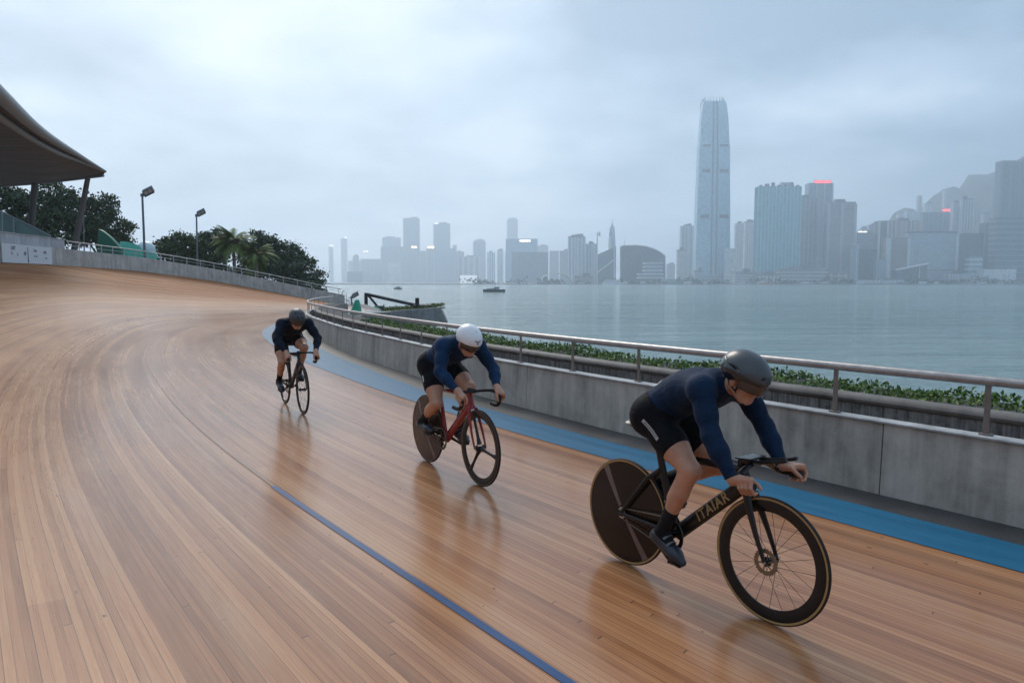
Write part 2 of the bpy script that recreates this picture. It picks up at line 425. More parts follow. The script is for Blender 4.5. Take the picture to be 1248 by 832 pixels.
# ------------------------------------------------------------------ concrete
def concrete_mat(name='concrete', base=(.43, .395, .34), uvstreak=True):
    k = NT(name); p = k.pos(); s = k.sep(p)
    big = k.noise(p, 1.3, 6, .6, .3); mid = k.noise(p, 9, 5, .65); fine = k.noise(p, 120, 3, .7)
    st = k.noise(k.mapv(p, (7, 7, .55)), 1.0, 4, .6)          # stains that run down
    t = k.math('ADD', k.math('MULTIPLY', big, .42), k.math('ADD', k.math('MULTIPLY', mid, .18), k.math('ADD', k.math('MULTIPLY', st, .38), k.math('MULTIPLY', fine, .10))))
    t = k.math('MULTIPLY_ADD', k.math('SUBTRACT', t, .54), 1.15, .52)
    b = base
    col = k.ramp(t, [(.34, tuple(q * .50 for q in b)), (.5, tuple(q * .90 for q in b)), (.66, tuple(q * 1.30 for q in b))])
    v = k.node('ShaderNodeTexVoronoi'); v.inputs['Scale'].default_value = 26; k.l(p, v.inputs['Vector'])
    pit = k.math('LESS_THAN', v.outputs['Distance'], .07)
    col = k.mix(k.math('MULTIPLY', pit, .5), col, (.07, .07, .07))
    k.set(col, k.math('MULTIPLY_ADD', mid, .3, .5), spec=.4)
    k.bump(k.math('SUBTRACT', k.math('ADD', k.math('MULTIPLY', fine, .3), mid), k.math('MULTIPLY', pit, .6)), .25, .006); return k.m
conc = concrete_mat(); conc_pale = concrete_mat('coping_concrete', (.46, .46, .45)); conc_grey = concrete_mat('grey_concrete', (.42, .41, .385))
# ------------------------------------------------------------------ low inner wall, in cast lengths with open joints
HWALL, TW = .60, .12
def path_at(arc, A, F):
    return np.array([np.interp(arc, A, F[:, k]) for k in range(F.shape[1])])
WP = np.array([off(i, wall_o[i])[:2] for i in range(NS)])[:iw1]
WN = NRM[:iw1]; WA = np.concatenate([[0], np.cumsum(np.linalg.norm(np.diff(WP, axis=0), axis=1))])
def wpt(a, o, z):
    p = path_at(a, WA, WP); n = path_at(a, WA, WN); n = n / np.linalg.norm(n)
    return (p[0] + n[0] * o, p[1] + n[1] * o, z)
def swept(mb, a0, a1, prof_, step=.3, wfun=None):
    wfun = wfun or wpt
    n = max(2, int((a1 - a0) / step) + 1); m = len(prof_)
    vs = [wfun(a, o, z) for a in np.linspace(a0, a1, n) for (o, z) in prof_]
    fs = [(i * m + j, i * m + (j + 1) % m, (i + 1) * m + (j + 1) % m, (i + 1) * m + j) for i in range(n - 1) for j in range(m)]
    fs += [tuple(range(m)), tuple((n - 1) * m + j for j in range(m))]
    mb.add(vs, fs)
wall = empty('concrete_wall', (0, 0, 0), 0, 'low curved concrete wall edging the inside of the wooden track', 'wall')
# the joint the photograph shows: pixel (1084, 600) on the wall face
jp = at(1084, 600, 6.0); aj = WA[int(np.argmin(np.linalg.norm(WP - np.array((jp.x, jp.y)), axis=1)))]
PL = 2.55
mb = MB(); core = MB()
a = aj - PL * 6
while a < WA[-1] - .1:
    a0, a1 = max(a, 0) + .004, min(a + PL, WA[-1]) - .004
    if a1 > a0 + .05: swept(mb, a0, a1, [(-.0, -.05), (.03, HWALL), (TW, HWALL), (TW, -.05)])
    a += PL
mb.build('cast_wall', conc, wall, bevel=.006)
swept(core, 0.01, WA[-1] - .01, [(.04, -.05), (.05, HWALL - .03), (TW - .02, HWALL - .03), (TW - .02, -.05)]); core.build('joint_filler', simple('joint_dark', (.09, .085, .08), .9), wall)
cp = MB(); swept(cp, .0, WA[-1], [(-.004, HWALL + .002), (-.008, HWALL + .022), (TW + .01, HWALL + .026), (TW + .01, HWALL + .002)]); cp.build('coping', conc_pale, wall, bevel=.006)
# ------------------------------------------------------------------ railing on the wall
def steel_mat(name, c=(.42, .36, .32), rough=.32, metal=.75):
    k = NT(name); p = k.coord('Object'); n = k.noise(p, 14, 4, .6); n2 = k.noise(p, 90, 3, .6)
    col = k.ramp(k.math('ADD', k.math('MULTIPLY', n, .6), k.math('MULTIPLY', n2, .4)), [(.3, tuple(q * .7 for q in c)), (.7, tuple(min(1, q * 1.15) for q in c))])
    k.set(col, k.math('MULTIPLY_ADD', n, .25, rough - .1), metal); return k.m
rail_m = steel_mat('rail_steel', (.44, .405, .385), .36, .75); post_m = steel_mat('post_steel', (.25, .215, .19), .5, .55)
ZR = 1.035
rl = empty('railing', (0, 0, 0), 0, 'steel handrail on square posts along the low inner wall', 'railing')
ra = np.arange(0, WA[-1] - .05, .2)
MB().tube([wpt(a, .075, ZR) for a in ra], (.028, .036), 12).build('handrail', rail_m, rl, smooth=True)
pp = at(1175, 527, 5.4); ap = WA[int(np.argmin(np.linalg.norm(WP - np.array((pp.x, pp.y)), axis=1)))]
a = ap - 1.22 * 6
while a < WA[-1] - .1:
    if a > .2:
        b0 = Vector(wpt(a, .075, HWALL + .02)); tn = (Vector(wpt(a + .05, .075, 0)) - Vector(wpt(a - .05, .075, 0))).normalized()
        m_ = MB(); ang = math.atan2(tn.y, tn.x); hz = ZR - .022 - b0.z
        m_.box((b0.x, b0.y, b0.z + hz / 2), (.042, .014, hz), ang)
        m_.box((b0.x, b0.y, b0.z + .011), (.09, .05, .012), ang)
        m_.build('post', post_m, rl, bevel=.003)
    a += 1.22
# ------------------------------------------------------------------ palisade planter and hedge behind it
PO = .34
iw0 = 0
def palis_mat():
    k = NT('palisade_stone'); p = k.pos()
    n = k.noise(p, 14, 5, .65); st = k.noise(k.mapv(p, (38, 38, 1.6)), 1.0, 4, .6)
    col = k.ramp(k.math('ADD', k.math('MULTIPLY', n, .45), k.math('MULTIPLY', st, .6)), [(.35, (.06, .055, .05)), (.52, (.20, .185, .17)), (.72, (.34, .32, .295))])
    k.set(col, .85); k.bump(n, .5, .01); return k.m
pal_m = palis_mat()
pl = empty('palisade_planter', (0, 0, 0), 0, 'dark palisade planter of upright stone stakes with a rounded rim behind the handrail', 'planter')
ZP = .788
mb = MB(); vs = []; fs = []
aa = np.arange(0.0, WA[-1] - 1.5, .0135)
edges = [0.0]
while edges[-1] < WA[-1]: edges.append(edges[-1] + rng.uniform(.05, .14))
edges = np.array(edges); setb = rng.uniform(-.02, .02, len(edges))
for q, a in enumerate(aa):
    e_ = int(np.searchsorted(edges, a, 'right')) - 1; ph = (a - edges[e_]) / (edges[e_ + 1] - edges[e_]); o = PO - .022 * math.sqrt(max(0, 1 - (2 * ph - 1) ** 2)) + .02 + setb[e_] * .6
    vs.append(wpt(a, o, -.3)); vs.append(wpt(a, o, ZP - .09))
for q in range(len(aa) - 1): fs.append((2 * q, 2 * q + 2, 2 * q + 3, 2 * q + 1))
mb.add(vs, fs); 
swept(mb, 0, WA[-1] - 1.5, [(PO + .03, -.3), (PO + .03, ZP - .08), (PO + .75, ZP - .08), (PO + .75, -4.4)], .4)
mb.build('stakes', pal_m, pl, fix=True)
rimp = [(PO + .03 + .085 * math.cos(w), ZP - .06 + .050 * math.sin(w)) for w in np.linspace(0, 2 * math.pi, 14, endpoint=False)]
rm = MB(); swept(rm, 0, WA[-1] - 1.5, rimp, .25)
rm.build('rim', concrete_mat('rim_stone', (.15, .14, .13)), pl, smooth=True)
soil = MB(); swept(soil, .02, WA[-1] - 1.55, [(PO + .06, ZP - .07), (PO + .06, ZP - .045), (PO + .72, ZP - .045), (PO + .72, ZP - .07)], .4)
soil.build('soil', simple('soil', (.10, .095, .09), .95, 0, .2, 0, .4, 60), pl)
def leaf_mat(name, c1, c2, c3, rough=.45):
    k = NT(name); g = k.node('ShaderNodeNewGeometry'); r = g.outputs['Random Per Island']
    n = k.noise(g.outputs['Position'], .9, 3, .6)
    col = k.ramp(k.math('ADD', k.math('MULTIPLY', r, .7), k.math('MULTIPLY', n, .3)), [(.1, c1), (.5, c2), (.92, c3)])
    k.set(col, rough, spec=.35)
    k.b.inputs['Subsurface Weight'].default_value = 0.0
    return k.m
def leaves(mb, centers, size, up=.4, asp=.55, droop=0):
    """one folded leaf (two triangles sharing a midrib) per centre"""
    for c in centers:
        d = rng.normal(size=3); d[2] = d[2] * .7 + up; d /= np.linalg.norm(d) + 1e-9
        s_ = size * rng.uniform(.6, 1.3)
        a_ = rng.normal(size=3); a_ -= d * (a_ @ d); a_ /= np.linalg.norm(a_) + 1e-9
        b_ = np.cross(d, a_)
        c = np.asarray(c)
        mb.add([c, c + b_ * s_ * asp * .5 + d * .12 * s_ + a_ * s_ * .5, c + a_ * s_, c - b_ * s_ * asp * .5 + d * .12 * s_ + a_ * s_ * .5], [(0, 1, 2), (0, 2, 3)])
hg = empty('hedge', (0, 0, 0), 0, 'low bright green leafy hedge growing in the palisade planter', 'hedge')
cen = []
amax = float(WA[int(np.argmin([abs(624 + FP * wpt(a, .7, 0)[0] / wpt(a, .7, 0)[1] - 450) if wpt(a, .7, 0)[1] > 8 else 9e9 for a in WA]))])
for _ in range(15000):
    a = rng.uniform(0, 1) ** 1.5 * (amax - 3.2) + 3.2
    hgt = .062 + .035 * math.sin(a * 2.1) + .025 * math.sin(a * 7.3 + 1) + .02 * math.sin(a * 17.0)
    o = rng.uniform(PO + .07, PO + .74)
    z = ZP - .04 + hgt * math.sqrt(rng.uniform(0, 1)) * (1 - .6 * abs((o - PO - .41) / .36) ** 3)
    cen.append(wpt(a, o, z))
mb = MB(); leaves(mb, cen, .05, .5); mb.build('foliage', leaf_mat('hedge_leaf', (.035, .075, .014), (.085, .16, .03), (.22, .30, .07)), hg, fix=False)
# ------------------------------------------------------------------ outer wall and its railing
OA = OARC
ON = np.gradient(OUT, axis=0); ON /= np.linalg.norm(ON, axis=1)[:, None]; ON = np.stack([-ON[:, 1], ON[:, 0]], 1)   # away from the track
def opt(a, o, z):
    p = path_at(a, OA, OUT); n = path_at(a, OA, ON); n /= np.linalg.norm(n)
    return (p[0] + n[0] * o, p[1] + n[1] * o, np.interp(a, OA, HK) + z)
HO = .83
ow = empty('concrete_wall', (0, 0, 0), 0, 'tall curved concrete wall along the high outer edge of the wooden track', 'wall')
a_e = OA[-1] + 0.0
mb = MB(); a = 0.0
while a < a_e - .1:
    a0, a1 = a + .006, min(a + 3.2, a_e) - .006
    swept(mb, a0, a1, [(0, -.1), (.0, HO), (.25, HO), (.25, -3.5)], .4, opt); a += 3.2
mb.build('cast_wall', conc_grey, ow, bevel=.008)
core = MB(); swept(core, .02, a_e - .02, [(.05, -.1), (.05, HO - .04), (.2, HO - .04), (.2, -3)], .5, opt); core.build('joint_filler', bpy.data.materials['joint_dark'], ow)
orl = empty('railing', (0, 0, 0), 0, 'thin grey pipe railing on top of the tall outer wall', 'railing')
a_s = OA[int(np.argmin(np.abs(OUT[:, 1] - 37.2)))]
galv = steel_mat('galvanised_steel', (.42, .44, .45), .42, .6)
ra = list(np.arange(a_s, a_e, .35))
MB().tube([opt(a, .12, HO + .40) for a in ra], .03, 8).build('handrail', galv, orl, smooth=True)
MB().tube([opt(a, .12, HO + .2) for a in ra], .014, 6).build('mid_rail', galv, orl, smooth=True)
for a in np.arange(a_s + .1, a_e, 1.1):
    b0 = opt(a, .12, HO); MB().tube([b0, (b0[0], b0[1], b0[2] + .40)], .024, 6).build('post', galv, orl, smooth=True)
# the end of the outer wall: rail running down beyond it
e0 = Vector(opt(a_e, .12, HO + .40)); e1 = at(430, 369, 58.6)
# ------------------------------------------------------------------ ground and water
def ground_mat():
    k = NT('promenade_paving'); p = k.pos(); n = k.noise(p, 3, 5, .6); n2 = k.noise(p, 60, 3, .6)
    k.set(k.ramp(k.math('ADD', k.math('MULTIPLY', n, .7), k.math('MULTIPLY', n2, .3)), [(.3, (.075, .078, .08)), (.7, (.15, .15, .148))]), .75); k.bump(n2, .2, .004); return k.m
gp = [(p[0], p[1]) for p in [wpt(a, PO + .7, 0) for a in np.linspace(0, WA[-1] - .2, 60)]]
gp += [(-8.2, 46.5), (-11.6, 58.6), (-13.6, 61.0), (-17.8, 70), (-25, 96), (-60, 232), (-300, 500), (-700, 500), (-700, -300), (60, -300), (22, -30)]
gm = MB(); gm.prism(gp, -5.2, -.012); g = gm.build('ground', ground_mat()); g['kind'] = 'structure'
def water_mat():
    k = NT('harbour_water'); p = k.pos()
    pv = k.mapv(p, (.35, 1, 1), rot=(0, 0, R(8)))
    w1 = k.noise(pv, .55, 5, .62, .4); w2 = k.noise(pv, 2.2, 4, .6, .3); w3 = k.noise(k.mapv(p, (.012, .05, 1)), 1.0, 4, .6)
    w4 = k.noise(k.mapv(p, (.035, .20, 1), rot=(0, 0, R(5))), 1.0, 5, .65, .3)
    h = k.math('ADD', k.math('MULTIPLY', w4, 4.0), k.math('ADD', k.math('MULTIPLY', w1, 1.2), k.math('MULTIPLY', w2, .22)))
    col = k.ramp(w3, [(.35, (.17, .255, .255)), (.65, (.25, .345, .34))])
    k.set(col, k.math('MULTIPLY_ADD', w3, .16, .02), ior=1.333); am = k.noise(k.mapv(p, (.004, .018, 1), rot=(0, 0, R(-6))), 1.0, 4, .6); h = k.math('MULTIPLY', h, k.math('MULTIPLY_ADD', am, 1.8, .1)); k.bump(h, 1.0, .6); return k.m
wm = MB(); wm.add([(-3400, -450, -4), (4000, -450, -4), (4000, 5000, -4), (-3400, 5000, -4)], [(0, 1, 2, 3)])
w = wm.build('harbour_water', water_mat()); w['kind'] = 'structure'
# ================================================================== bicycles (local frame: x forward, y left, z up, origin under the rear axle)
RW, WB = .335, 1.03
BBX, BBZ = .395, .305
CR = .155
carbon = simple('black_carbon', (.008, .008, .009), .30, 0, .35, .12, .3, 60)
carbon_m = simple('matte_black', (.010, .010, .011), .55, 0, .25, 0, .3, 60)
red_p = simple('red_paint', (.22, .007, .012), .25, .1, .4, .4, .25, 20)
rubber = simple('tyre_rubber', (.016, .015, .015), .7, 0, .35, 0, .25, 80, .3, .001)
tan = simple('tan_sidewall', (.36, .22, .085), .6, 0, .35, 0, .25, 60, .2, .001)
tan_dk = simple('brown_sidewall', (.13, .075, .05), .6, 0, .35, 0, .25, 60)
alloy = simple('alloy', (.55, .55, .56), .3, .9, .5, 0, .15, 60)
gold = simple('gold_alloy', (.22, .17, .11), .42, .6, .5, 0, .2, 60)
gold_let = simple('gold_lettering', (.34, .265, .13), .4, .3, .5, 0, .15, 50)
disc_m = simple('disc_carbon', (.016, .009, .006), .2, 0, .3, .1, .4, 9)
disc_brown = simple('disc_brown', (.045, .022, .014), .25, 0, .3, .1, .4, 9)
disc_strip_m = simple('disc_strip_tone', (.13, .095, .088), .35, 0, .5, .2, .3, 12)
bar_tape = simple('bar_tape', (.015, .015, .016), .75, 0, .4, 0, .3, 90, .4, .002)
silver = simple('silver_paint', (.62, .66, .70), .25, .4, .5, .5, .12, 15)
def wheel(root, x, front, kind, side, rimw=.06, rim_in=.255):
    dm_ = disc_m if side is tan else disc_brown
    w = empty('wheel', (x, 0, RW)); w.parent = root; w['label'] = ('front ' if front else 'rear ') + {'disc': 'solid disc wheel', 'spoked': 'spoked wheel with a black rim', 'blade': 'wheel with three black blades'}[kind]
    rr = RW - .012
    MB().lathe([(rr + .012 * math.cos(t), .0115 * math.sin(t)) for t in np.linspace(-1.25, 1.25, 9)], n=96).build('tyre', rubber, w, smooth=True)
    for sg in (-1, 1):
        pr = [(rr + .012 * math.cos(t) - .0005, sg * (.0115 * math.sin(t) + .0006)) for t in np.linspace(1.2, 2.35, 6)]
        MB().lathe(pr, n=96).build('tyre_sidewall', side, w, smooth=True)
    if kind == 'disc':
        pr = [(rr - .008, .0095), (rr - .03, .011), (.2, .021), (.08, .029), (.04, .031), (.0, .031)]
        MB().lathe(pr + [(r, -y) for r, y in pr[::-1]], n=96)  .build('disc', dm_, w, smooth=True)
        # slim paler strip running across the disc, either side
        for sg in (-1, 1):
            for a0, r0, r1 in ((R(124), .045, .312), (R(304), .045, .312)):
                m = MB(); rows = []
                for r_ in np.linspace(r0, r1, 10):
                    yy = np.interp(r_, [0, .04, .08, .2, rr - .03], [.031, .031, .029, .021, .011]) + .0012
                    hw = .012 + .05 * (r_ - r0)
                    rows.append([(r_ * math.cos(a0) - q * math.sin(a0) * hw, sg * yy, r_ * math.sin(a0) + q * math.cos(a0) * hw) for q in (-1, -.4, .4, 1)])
                m.grid(rows).build('decal', disc_strip_m, w, smooth=True)
    else:
        pr = [(rr - .007, .0095), (rr - .02, .0135), (rim_in + .02, .0105), (rim_in, .004)]
        MB().lathe(pr + [(r, -y) for r, y in pr[::-1]], n=96, closed=True).build('rim', carbon, w, smooth=True)
        if kind == 'spoked':
            for sg in (-1, 1):
                m = MB()
                for q in range(10):
                    a = 2 * math.pi * (q + (.5 if sg > 0 else 0)) / 10; t = a + R(48) * (1 if q % 2 else -1)
                    m.tube([(.022 * math.cos(t), sg * .033, .022 * math.sin(t)), (rim_in * math.cos(a), sg * .003, rim_in * math.sin(a))], (.0009, .0013), 6)
                m.build('spokes', alloy if False else carbon_m, w)
        else:
            for q in range(3):
                a = R(90 + 23) + 2 * math.pi * q / 3
                rows = [(.03, .022, .026), (.09, .014, .015), (.18, .011, .013), (rim_in + .005, .008, .024)]
                m = MB(); m.tube([(r_ * math.cos(a), 0, r_ * math.sin(a)) for r_, _, _ in rows], [(hh, ww) for _, ww, hh in rows], 14, lat=(0, 1, 0))
                m.build('blade', carbon, w, smooth=True)
    MB().lathe([(0, -.052), (.012, -.052), (.013, -.04), (.026, -.036), (.026, -.03), (.016, -.024), (.016, .024), (.026, .03), (.026, .036), (.013, .04), (.012, .052), (0, .052)], n=28).build('hub', carbon_m if not front else carbon, w, smooth=True)
    if front and kind == 'spoked' and side is tan:
        pr = []; vs = []
        for q in range(48):
            a = 2 * math.pi * q / 48; rr_ = .074 if q % 2 else .066; pr.append((rr_ * math.cos(a), rr_ * math.sin(a)))
        m = MB()
        for y in (-.0405, -.0425): vs += [(p[0], y, p[1]) for p in pr] + [(.046 * math.cos(2 * math.pi * q / 48), y, .046 * math.sin(2 * math.pi * q / 48)) for q in range(48)]
        fs = []
        for q in range(48):
            q2 = (q + 1) % 48; fs += [(q, q2, 48 + q2, 48 + q), (96 + q, 144 + q, 144 + q2, 96 + q2), (q, 96 + q, 96 + q2, q2), (48 + q, 48 + q2, 144 + q2, 144 + q)]
        m.add(vs, fs)
        for q in range(6): m.tube([(.014 * math.cos(q * 1.047), -.0415, .014 * math.sin(q * 1.047)), (.05 * math.cos(q * 1.047 + .3), -.0415, .05 * math.sin(q * 1.047 + .3))], (.004, .001), 6, lat=(0, 1, 0))
        m.build('hub_ring', gold, w)
    for sg in (-1, 1):
        MB().lathe([(0, sg * .062), (.008, sg * .062), (.0095, sg * .058), (.0095, sg * .05)], n=16).build('axle_nut', alloy, w, smooth=True)
    return w
def frame_tube(mb, a, b, ra, rb, n=16, mid=None):
    a, b = Vector(a), Vector(b); k = 6
    pts = [a.lerp(b, t) for t in np.linspace(0, 1, k)]
    A = np.linspace(ra[0], ra[1], k); B = np.linspace(rb[0], rb[1], k)
    mb.tube(pts, [(A[i], B[i]) for i in range(k)], n, lat=(0, 1, 0))
def text_mesh(body, size, ext, shear=0.0, bold=0.0, spacing=1.0):
    c = bpy.data.curves.new('lettering_curve', 'FONT'); c.body = body; c.size = size; c.extrude = ext; c.align_x = 'CENTER'; c.align_y = 'CENTER'; c.shear = shear; c.offset = bold; c.space_character = spacing
    o = bpy.data.objects.new('lettering_tmp', c); COL.objects.link(o); bpy.context.view_layer.update()
    dg = bpy.context.evaluated_depsgraph_get(); me = bpy.data.meshes.new_from_object(o.evaluated_get(dg)); me.materials.clear()
    bpy.data.objects.remove(o); bpy.data.curves.remove(c); return me
def place_text(me, name, mat, parent, o, xdir, ydir):
    X = Vector(xdir).normalized(); Y = Vector(ydir); Y = (Y - X * Y.dot(X)).normalized(); Z = X.cross(Y)
    M = Matrix(((X.x, Y.x, Z.x, o[0]), (X.y, Y.y, Z.y, o[1]), (X.z, Y.z, Z.z, o[2]), (0, 0, 0, 1)))
    me.transform(M); return link(name, me, mat, parent)
def bicycle(rear, front, label, frame_m, accent_m, fk, rk, side, bar, crank_deg, lettering=None, z0=0.0, rim_in=.255, sad=(.19, .925)):
    r, f = np.array(rear), np.array(front); u = (f - r) / np.linalg.norm(f - r); m_ = (r + f) / 2; o_ = m_ - u * WB / 2
    root = empty('bicycle', (o_[0], o_[1], z0), math.atan2(u[1], u[0]), label, 'bicycle', 'racing bicycles ridden along the track')
    wheel(root, 0, False, rk, side, rim_in=rim_in); wheel(root, WB, True, fk, side, rim_in=rim_in)
    BB = Vector((BBX, 0, BBZ)); SCL = Vector((.262, 0, .76)); HT = Vector((.845, 0, .795)); HB = Vector((.885, 0, .69))
    fm = MB()
    frame_tube(fm, BB, SCL + Vector((-.008, 0, .03)), (.030, .024), (.018, .016))
    frame_tube(fm, BB + Vector((.01, 0, .0)), HB + Vector((-.008, 0, .022)), (.043, .040), (.023, .021))
    frame_tube(fm, SCL, HT + Vector((0, 0, -.018)), (.017, .024), (.015, .018))
    frame_tube(fm, HB, HT, (.030, .027), (.021, .021))
    for sg in (-1, 1):
        fm.tube([(BBX - .02, sg * .03, BBZ), (BBX - .12, sg * .045, BBZ + .012), (0, sg * .058, RW)], [(.018, .011), (.015, .009), (.012, .008)], 12, lat=(0, 1, 0))
        fm.tube([SCL + Vector((.015, sg * .012, -.10)), SCL + Vector((-.06, sg * .04, -.16)), (0, sg * .058, RW)], [(.016, .009), (.013, .007), (.010, .007)], 12, lat=(0, 1, 0))
        fm.box((-.005, sg * .058, RW), (.05, .008, .035))
    fm.tube([(BBX, -.038, BBZ), (BBX, .038, BBZ)], .027, 20)
    fm.build('frame', frame_m, root, smooth=True)
    # fork
    k = MB(); AX = Vector((WB, 0, RW)); CRN = HB + Vector((.012, 0, -.035))
    k.tube([HB, CRN], [(.028, .024), (.03, .05)], 14, lat=(0, 1, 0))
    for sg in (-1, 1):
        k.tube([CRN + Vector((0, sg * .034, .012)), CRN + Vector((.03, sg * .046, -.07)), AX.lerp(CRN, .4) + Vector((.0, sg * .056, 0)), AX + Vector((0, sg * .056, 0))], [(.024, .013), (.022, .011), (.016, .008), (.011, .007)], 14, lat=(0, 1, 0))
    k.build('fork', accent_m, root, smooth=True)
    # seat post and saddle
    s = MB(); frame_tube(s, SCL, (sad[0] + .045, 0, sad[1] - .045), (.020, .018), (.013, .012)); s.build('seat_post', carbon_m, root, smooth=True)
    sd_ = MB(); rows = []
    for t in np.linspace(0, 1, 12):
        x = sad[0] - .135 + .27 * t; hw = .068 * (1 - t) ** 1.1 + .018 if t > .08 else .06 + .2 * t
        hw = min(hw, .07); zc = sad[1] + .012 * math.cos(t * 5.5) - .006
        th = .022
        ring = [(x, hw * math.cos(w), zc + (th * .45 if math.sin(w) > 0 else th) * math.sin(w) - .10 * (max(0, abs(math.cos(w)) - .6)) * .2) for w in np.linspace(0, 2 * math.pi, 16, endpoint=False)]
        rows.append(ring + [ring[0]])
    sd_.grid(rows)
    sd_.build('saddle', simple('saddle_cover', (.015, .015, .017), .42, 0, .5, .2, .3, 40), root, smooth=True)
    rl_ = MB()
    for sg in (-1, 1): rl_.tube([(sad[0] - .11, sg * .03, sad[1] - .015), (sad[0] - .05, sg * .022, sad[1] - .035), (sad[0] + .05, sg * .022, sad[1] - .035), (sad[0] + .11, sg * .012, sad[1] - .012)], .004, 6)
    rl_.build('saddle_rails', alloy, root, smooth=True)
    # drivetrain on the right (y < 0)
    cg = empty('crankset', (BBX, 0, BBZ)); cg.parent = root
    m = MB(); T = 50
    pr = []
    for q in range(T * 2):
        rr_ = .101 if q % 2 else .096; a = math.pi * q / T; pr.append((rr_ * math.cos(a), rr_ * math.sin(a)))
    vs = []; 
    for y in (-.047, -.051):
        vs += [(p[0], y, p[1]) for p in pr] + [(.076 * math.cos(math.pi * q / T), y, .076 * math.sin(math.pi * q / T)) for q in range(T * 2)]
    n_ = T * 2; fs = []
    for q in range(n_):
        q2 = (q + 1) % n_
        fs += [(q, q2, n_ + q2, n_ + q), (2 * n_ + q, 3 * n_ + q, 3 * n_ + q2, 2 * n_ + q2), (q, 2 * n_ + q, 2 * n_ + q2, q2), (n_ + q, n_ + q2, 3 * n_ + q2, 3 * n_ + q)]
    m.add(vs, fs); m.build('chainring', carbon, cg)
    ca = R(crank_deg)
    sp = MB()
    for q in range(5):
        a = ca + 2 * math.pi * q / 5; sp.tube([(.015 * math.cos(a), -.049, .015 * math.sin(a)), (.08 * math.cos(a), -.049, .08 * math.sin(a))], [(.012, .004), (.009, .003)], 8, lat=(0, 1, 0))
    sp.build('spider', carbon, cg, smooth=True)
    PED = {}
    for sg, aa in ((-1, ca), (1, ca + math.pi)):
        e = Vector((CR * math.cos(aa), sg * .074, CR * math.sin(aa)))
        c_ = MB(); c_.tube([(0, sg * .055, 0), (e.x * .5, sg * .064, e.z * .5), tuple(e)], [(.019, .010), (.014, .008), (.013, .008)], 12, lat=(0, 1, 0)); c_.build('crank_arm', carbon, cg, smooth=True)
        p_ = MB(); p_.tube([tuple(e), (e.x, sg * .135, e.z)], .007, 8); p_.box((e.x, sg * .115, e.z), (.07, .05, .014)); p_.build('pedal', carbon_m, cg, bevel=.003)
        PED[sg] = Vector((BBX + e.x, sg * .115, BBZ + e.z))
    ch = MB()
    # chain: round the ring and the rear sprocket
    RS = .032; pts = []
    th = math.asin((.098 - RS) / math.hypot(BBX, BBZ - RW)); base = math.atan2(RW - BBZ, -BBX)
    for a in np.linspace(base - math.pi / 2 - th + math.pi, base - math.pi / 2 + th + 0.0, 2): pass
    for a in np.linspace(R(95), R(-100), 18): pts.append((BBX + .098 * math.cos(a), -.049, BBZ + .098 * math.sin(a)))
    for a in np.linspace(R(-100), R(-265), 10): pts.append((RS * math.cos(a), -.049, RW + RS * math.sin(a)))
    ch.tube(pts, (.004, .003), 6, lat=(0, 1, 0), closed=True); ch.build('chain', simple('chain_steel', (.12, .11, .10), .4, .8), root)
    MB().lathe([(.0, -.053), (.034, -.051), (.034, -.047), (.0, -.045)], c=(0, 0, RW), n=30).build('sprocket', alloy, root)
    # cockpit
    hz = HT.z + .035
    if bar == 'base':
        st = MB(); st.tube([HT + Vector((-.004, 0, .005)), HT + Vector((-.008, 0, .03)), (.875, 0, hz), (.93, 0, hz - .004)], [(.024, .022), (.024, .022), (.022, .024), (.018, .026)], 14, lat=(0, 1, 0)); st.build('stem', carbon, root, smooth=True)
        b_ = MB()
        for sg in (-1, 1):
            pts = [(.935, 0, hz - .004), (.935, sg * .06, hz - .006), (.93, sg * .13, hz - .035), (.925, sg * .178, hz - .06), (.945, sg * .203, hz - .073), (.99, sg * .207, hz - .076), (1.065, sg * .207, hz - .062)]
            q_ = [tuple(v) for v in catmull(pts, 26)]
            rad = [(.010, .024)] * 9 + [(.0115, .02)] * 4 + [(.013, .013)] * 13
            # flat wing first, round horns after
            for j in range(25): pass
            b_.tube(q_, [(.0125, .0125)] * 26, 12)
            w_ = [(.935, sg * .005, hz - .004), (.933, sg * .07, hz - .006), (.93, sg * .135, hz - .034)]
            b_.tube([tuple(v) for v in catmull(w_, 8)], (.022, .010), 14, lat=(0, 0, 1))
        b_.build('base_bar', carbon, root, smooth=True)
        for sg in (-1, 1):
            g_ = MB(); g_.tube([(1.0, sg * .207, hz - .0765), (1.066, sg * .207, hz - .0625)], .0165, 12); g_.build('bar_grip', bar_tape, root, smooth=True)
        for sg in (-1, 1):
            e_ = MB(); e_.tube([(.90, sg * .05, hz + .018), (.98, sg * .048, hz + .02), (1.10, sg * .045, hz + .045), (1.135, sg * .045, hz + .058)], .0105, 10)
            e_.build('aero_extension', carbon, root, smooth=True)
        p_ = MB()
        p_.add([(.85, -.08, hz + .026), (.94, -.07, hz + .032), (.94, .07, hz + .032), (.85, .08, hz + .026), (.85, -.08, hz + .02), (.94, -.07, hz + .02), (.94, .07, hz + .02), (.85, .08, hz + .02)], [(0, 1, 2, 3), (4, 7, 6, 5), (0, 4, 5, 1), (1, 5, 6, 2), (2, 6, 7, 3), (3, 7, 4, 0)])
        p_.build('aero_pad', carbon, root, bevel=.006)
        for sg in (-1, 1):
            q_ = MB(); q_.tube([(.925, sg * .045, hz), (.925, sg * .045, hz + .022)], .009, 8)
            q_.build('pad_riser', carbon_m, root, smooth=True)
    else:
        st = MB(); st.tube([HT + Vector((-.004, 0, .0)), HT + Vector((-.008, 0, .028)), (.88, 0, hz - .004), (.935, 0, hz - .008)], [(.02, .02), (.02, .02), (.017, .017), (.019, .022)], 14, lat=(0, 1, 0)); st.build('stem', carbon_m, root, smooth=True)
        b_ = MB()
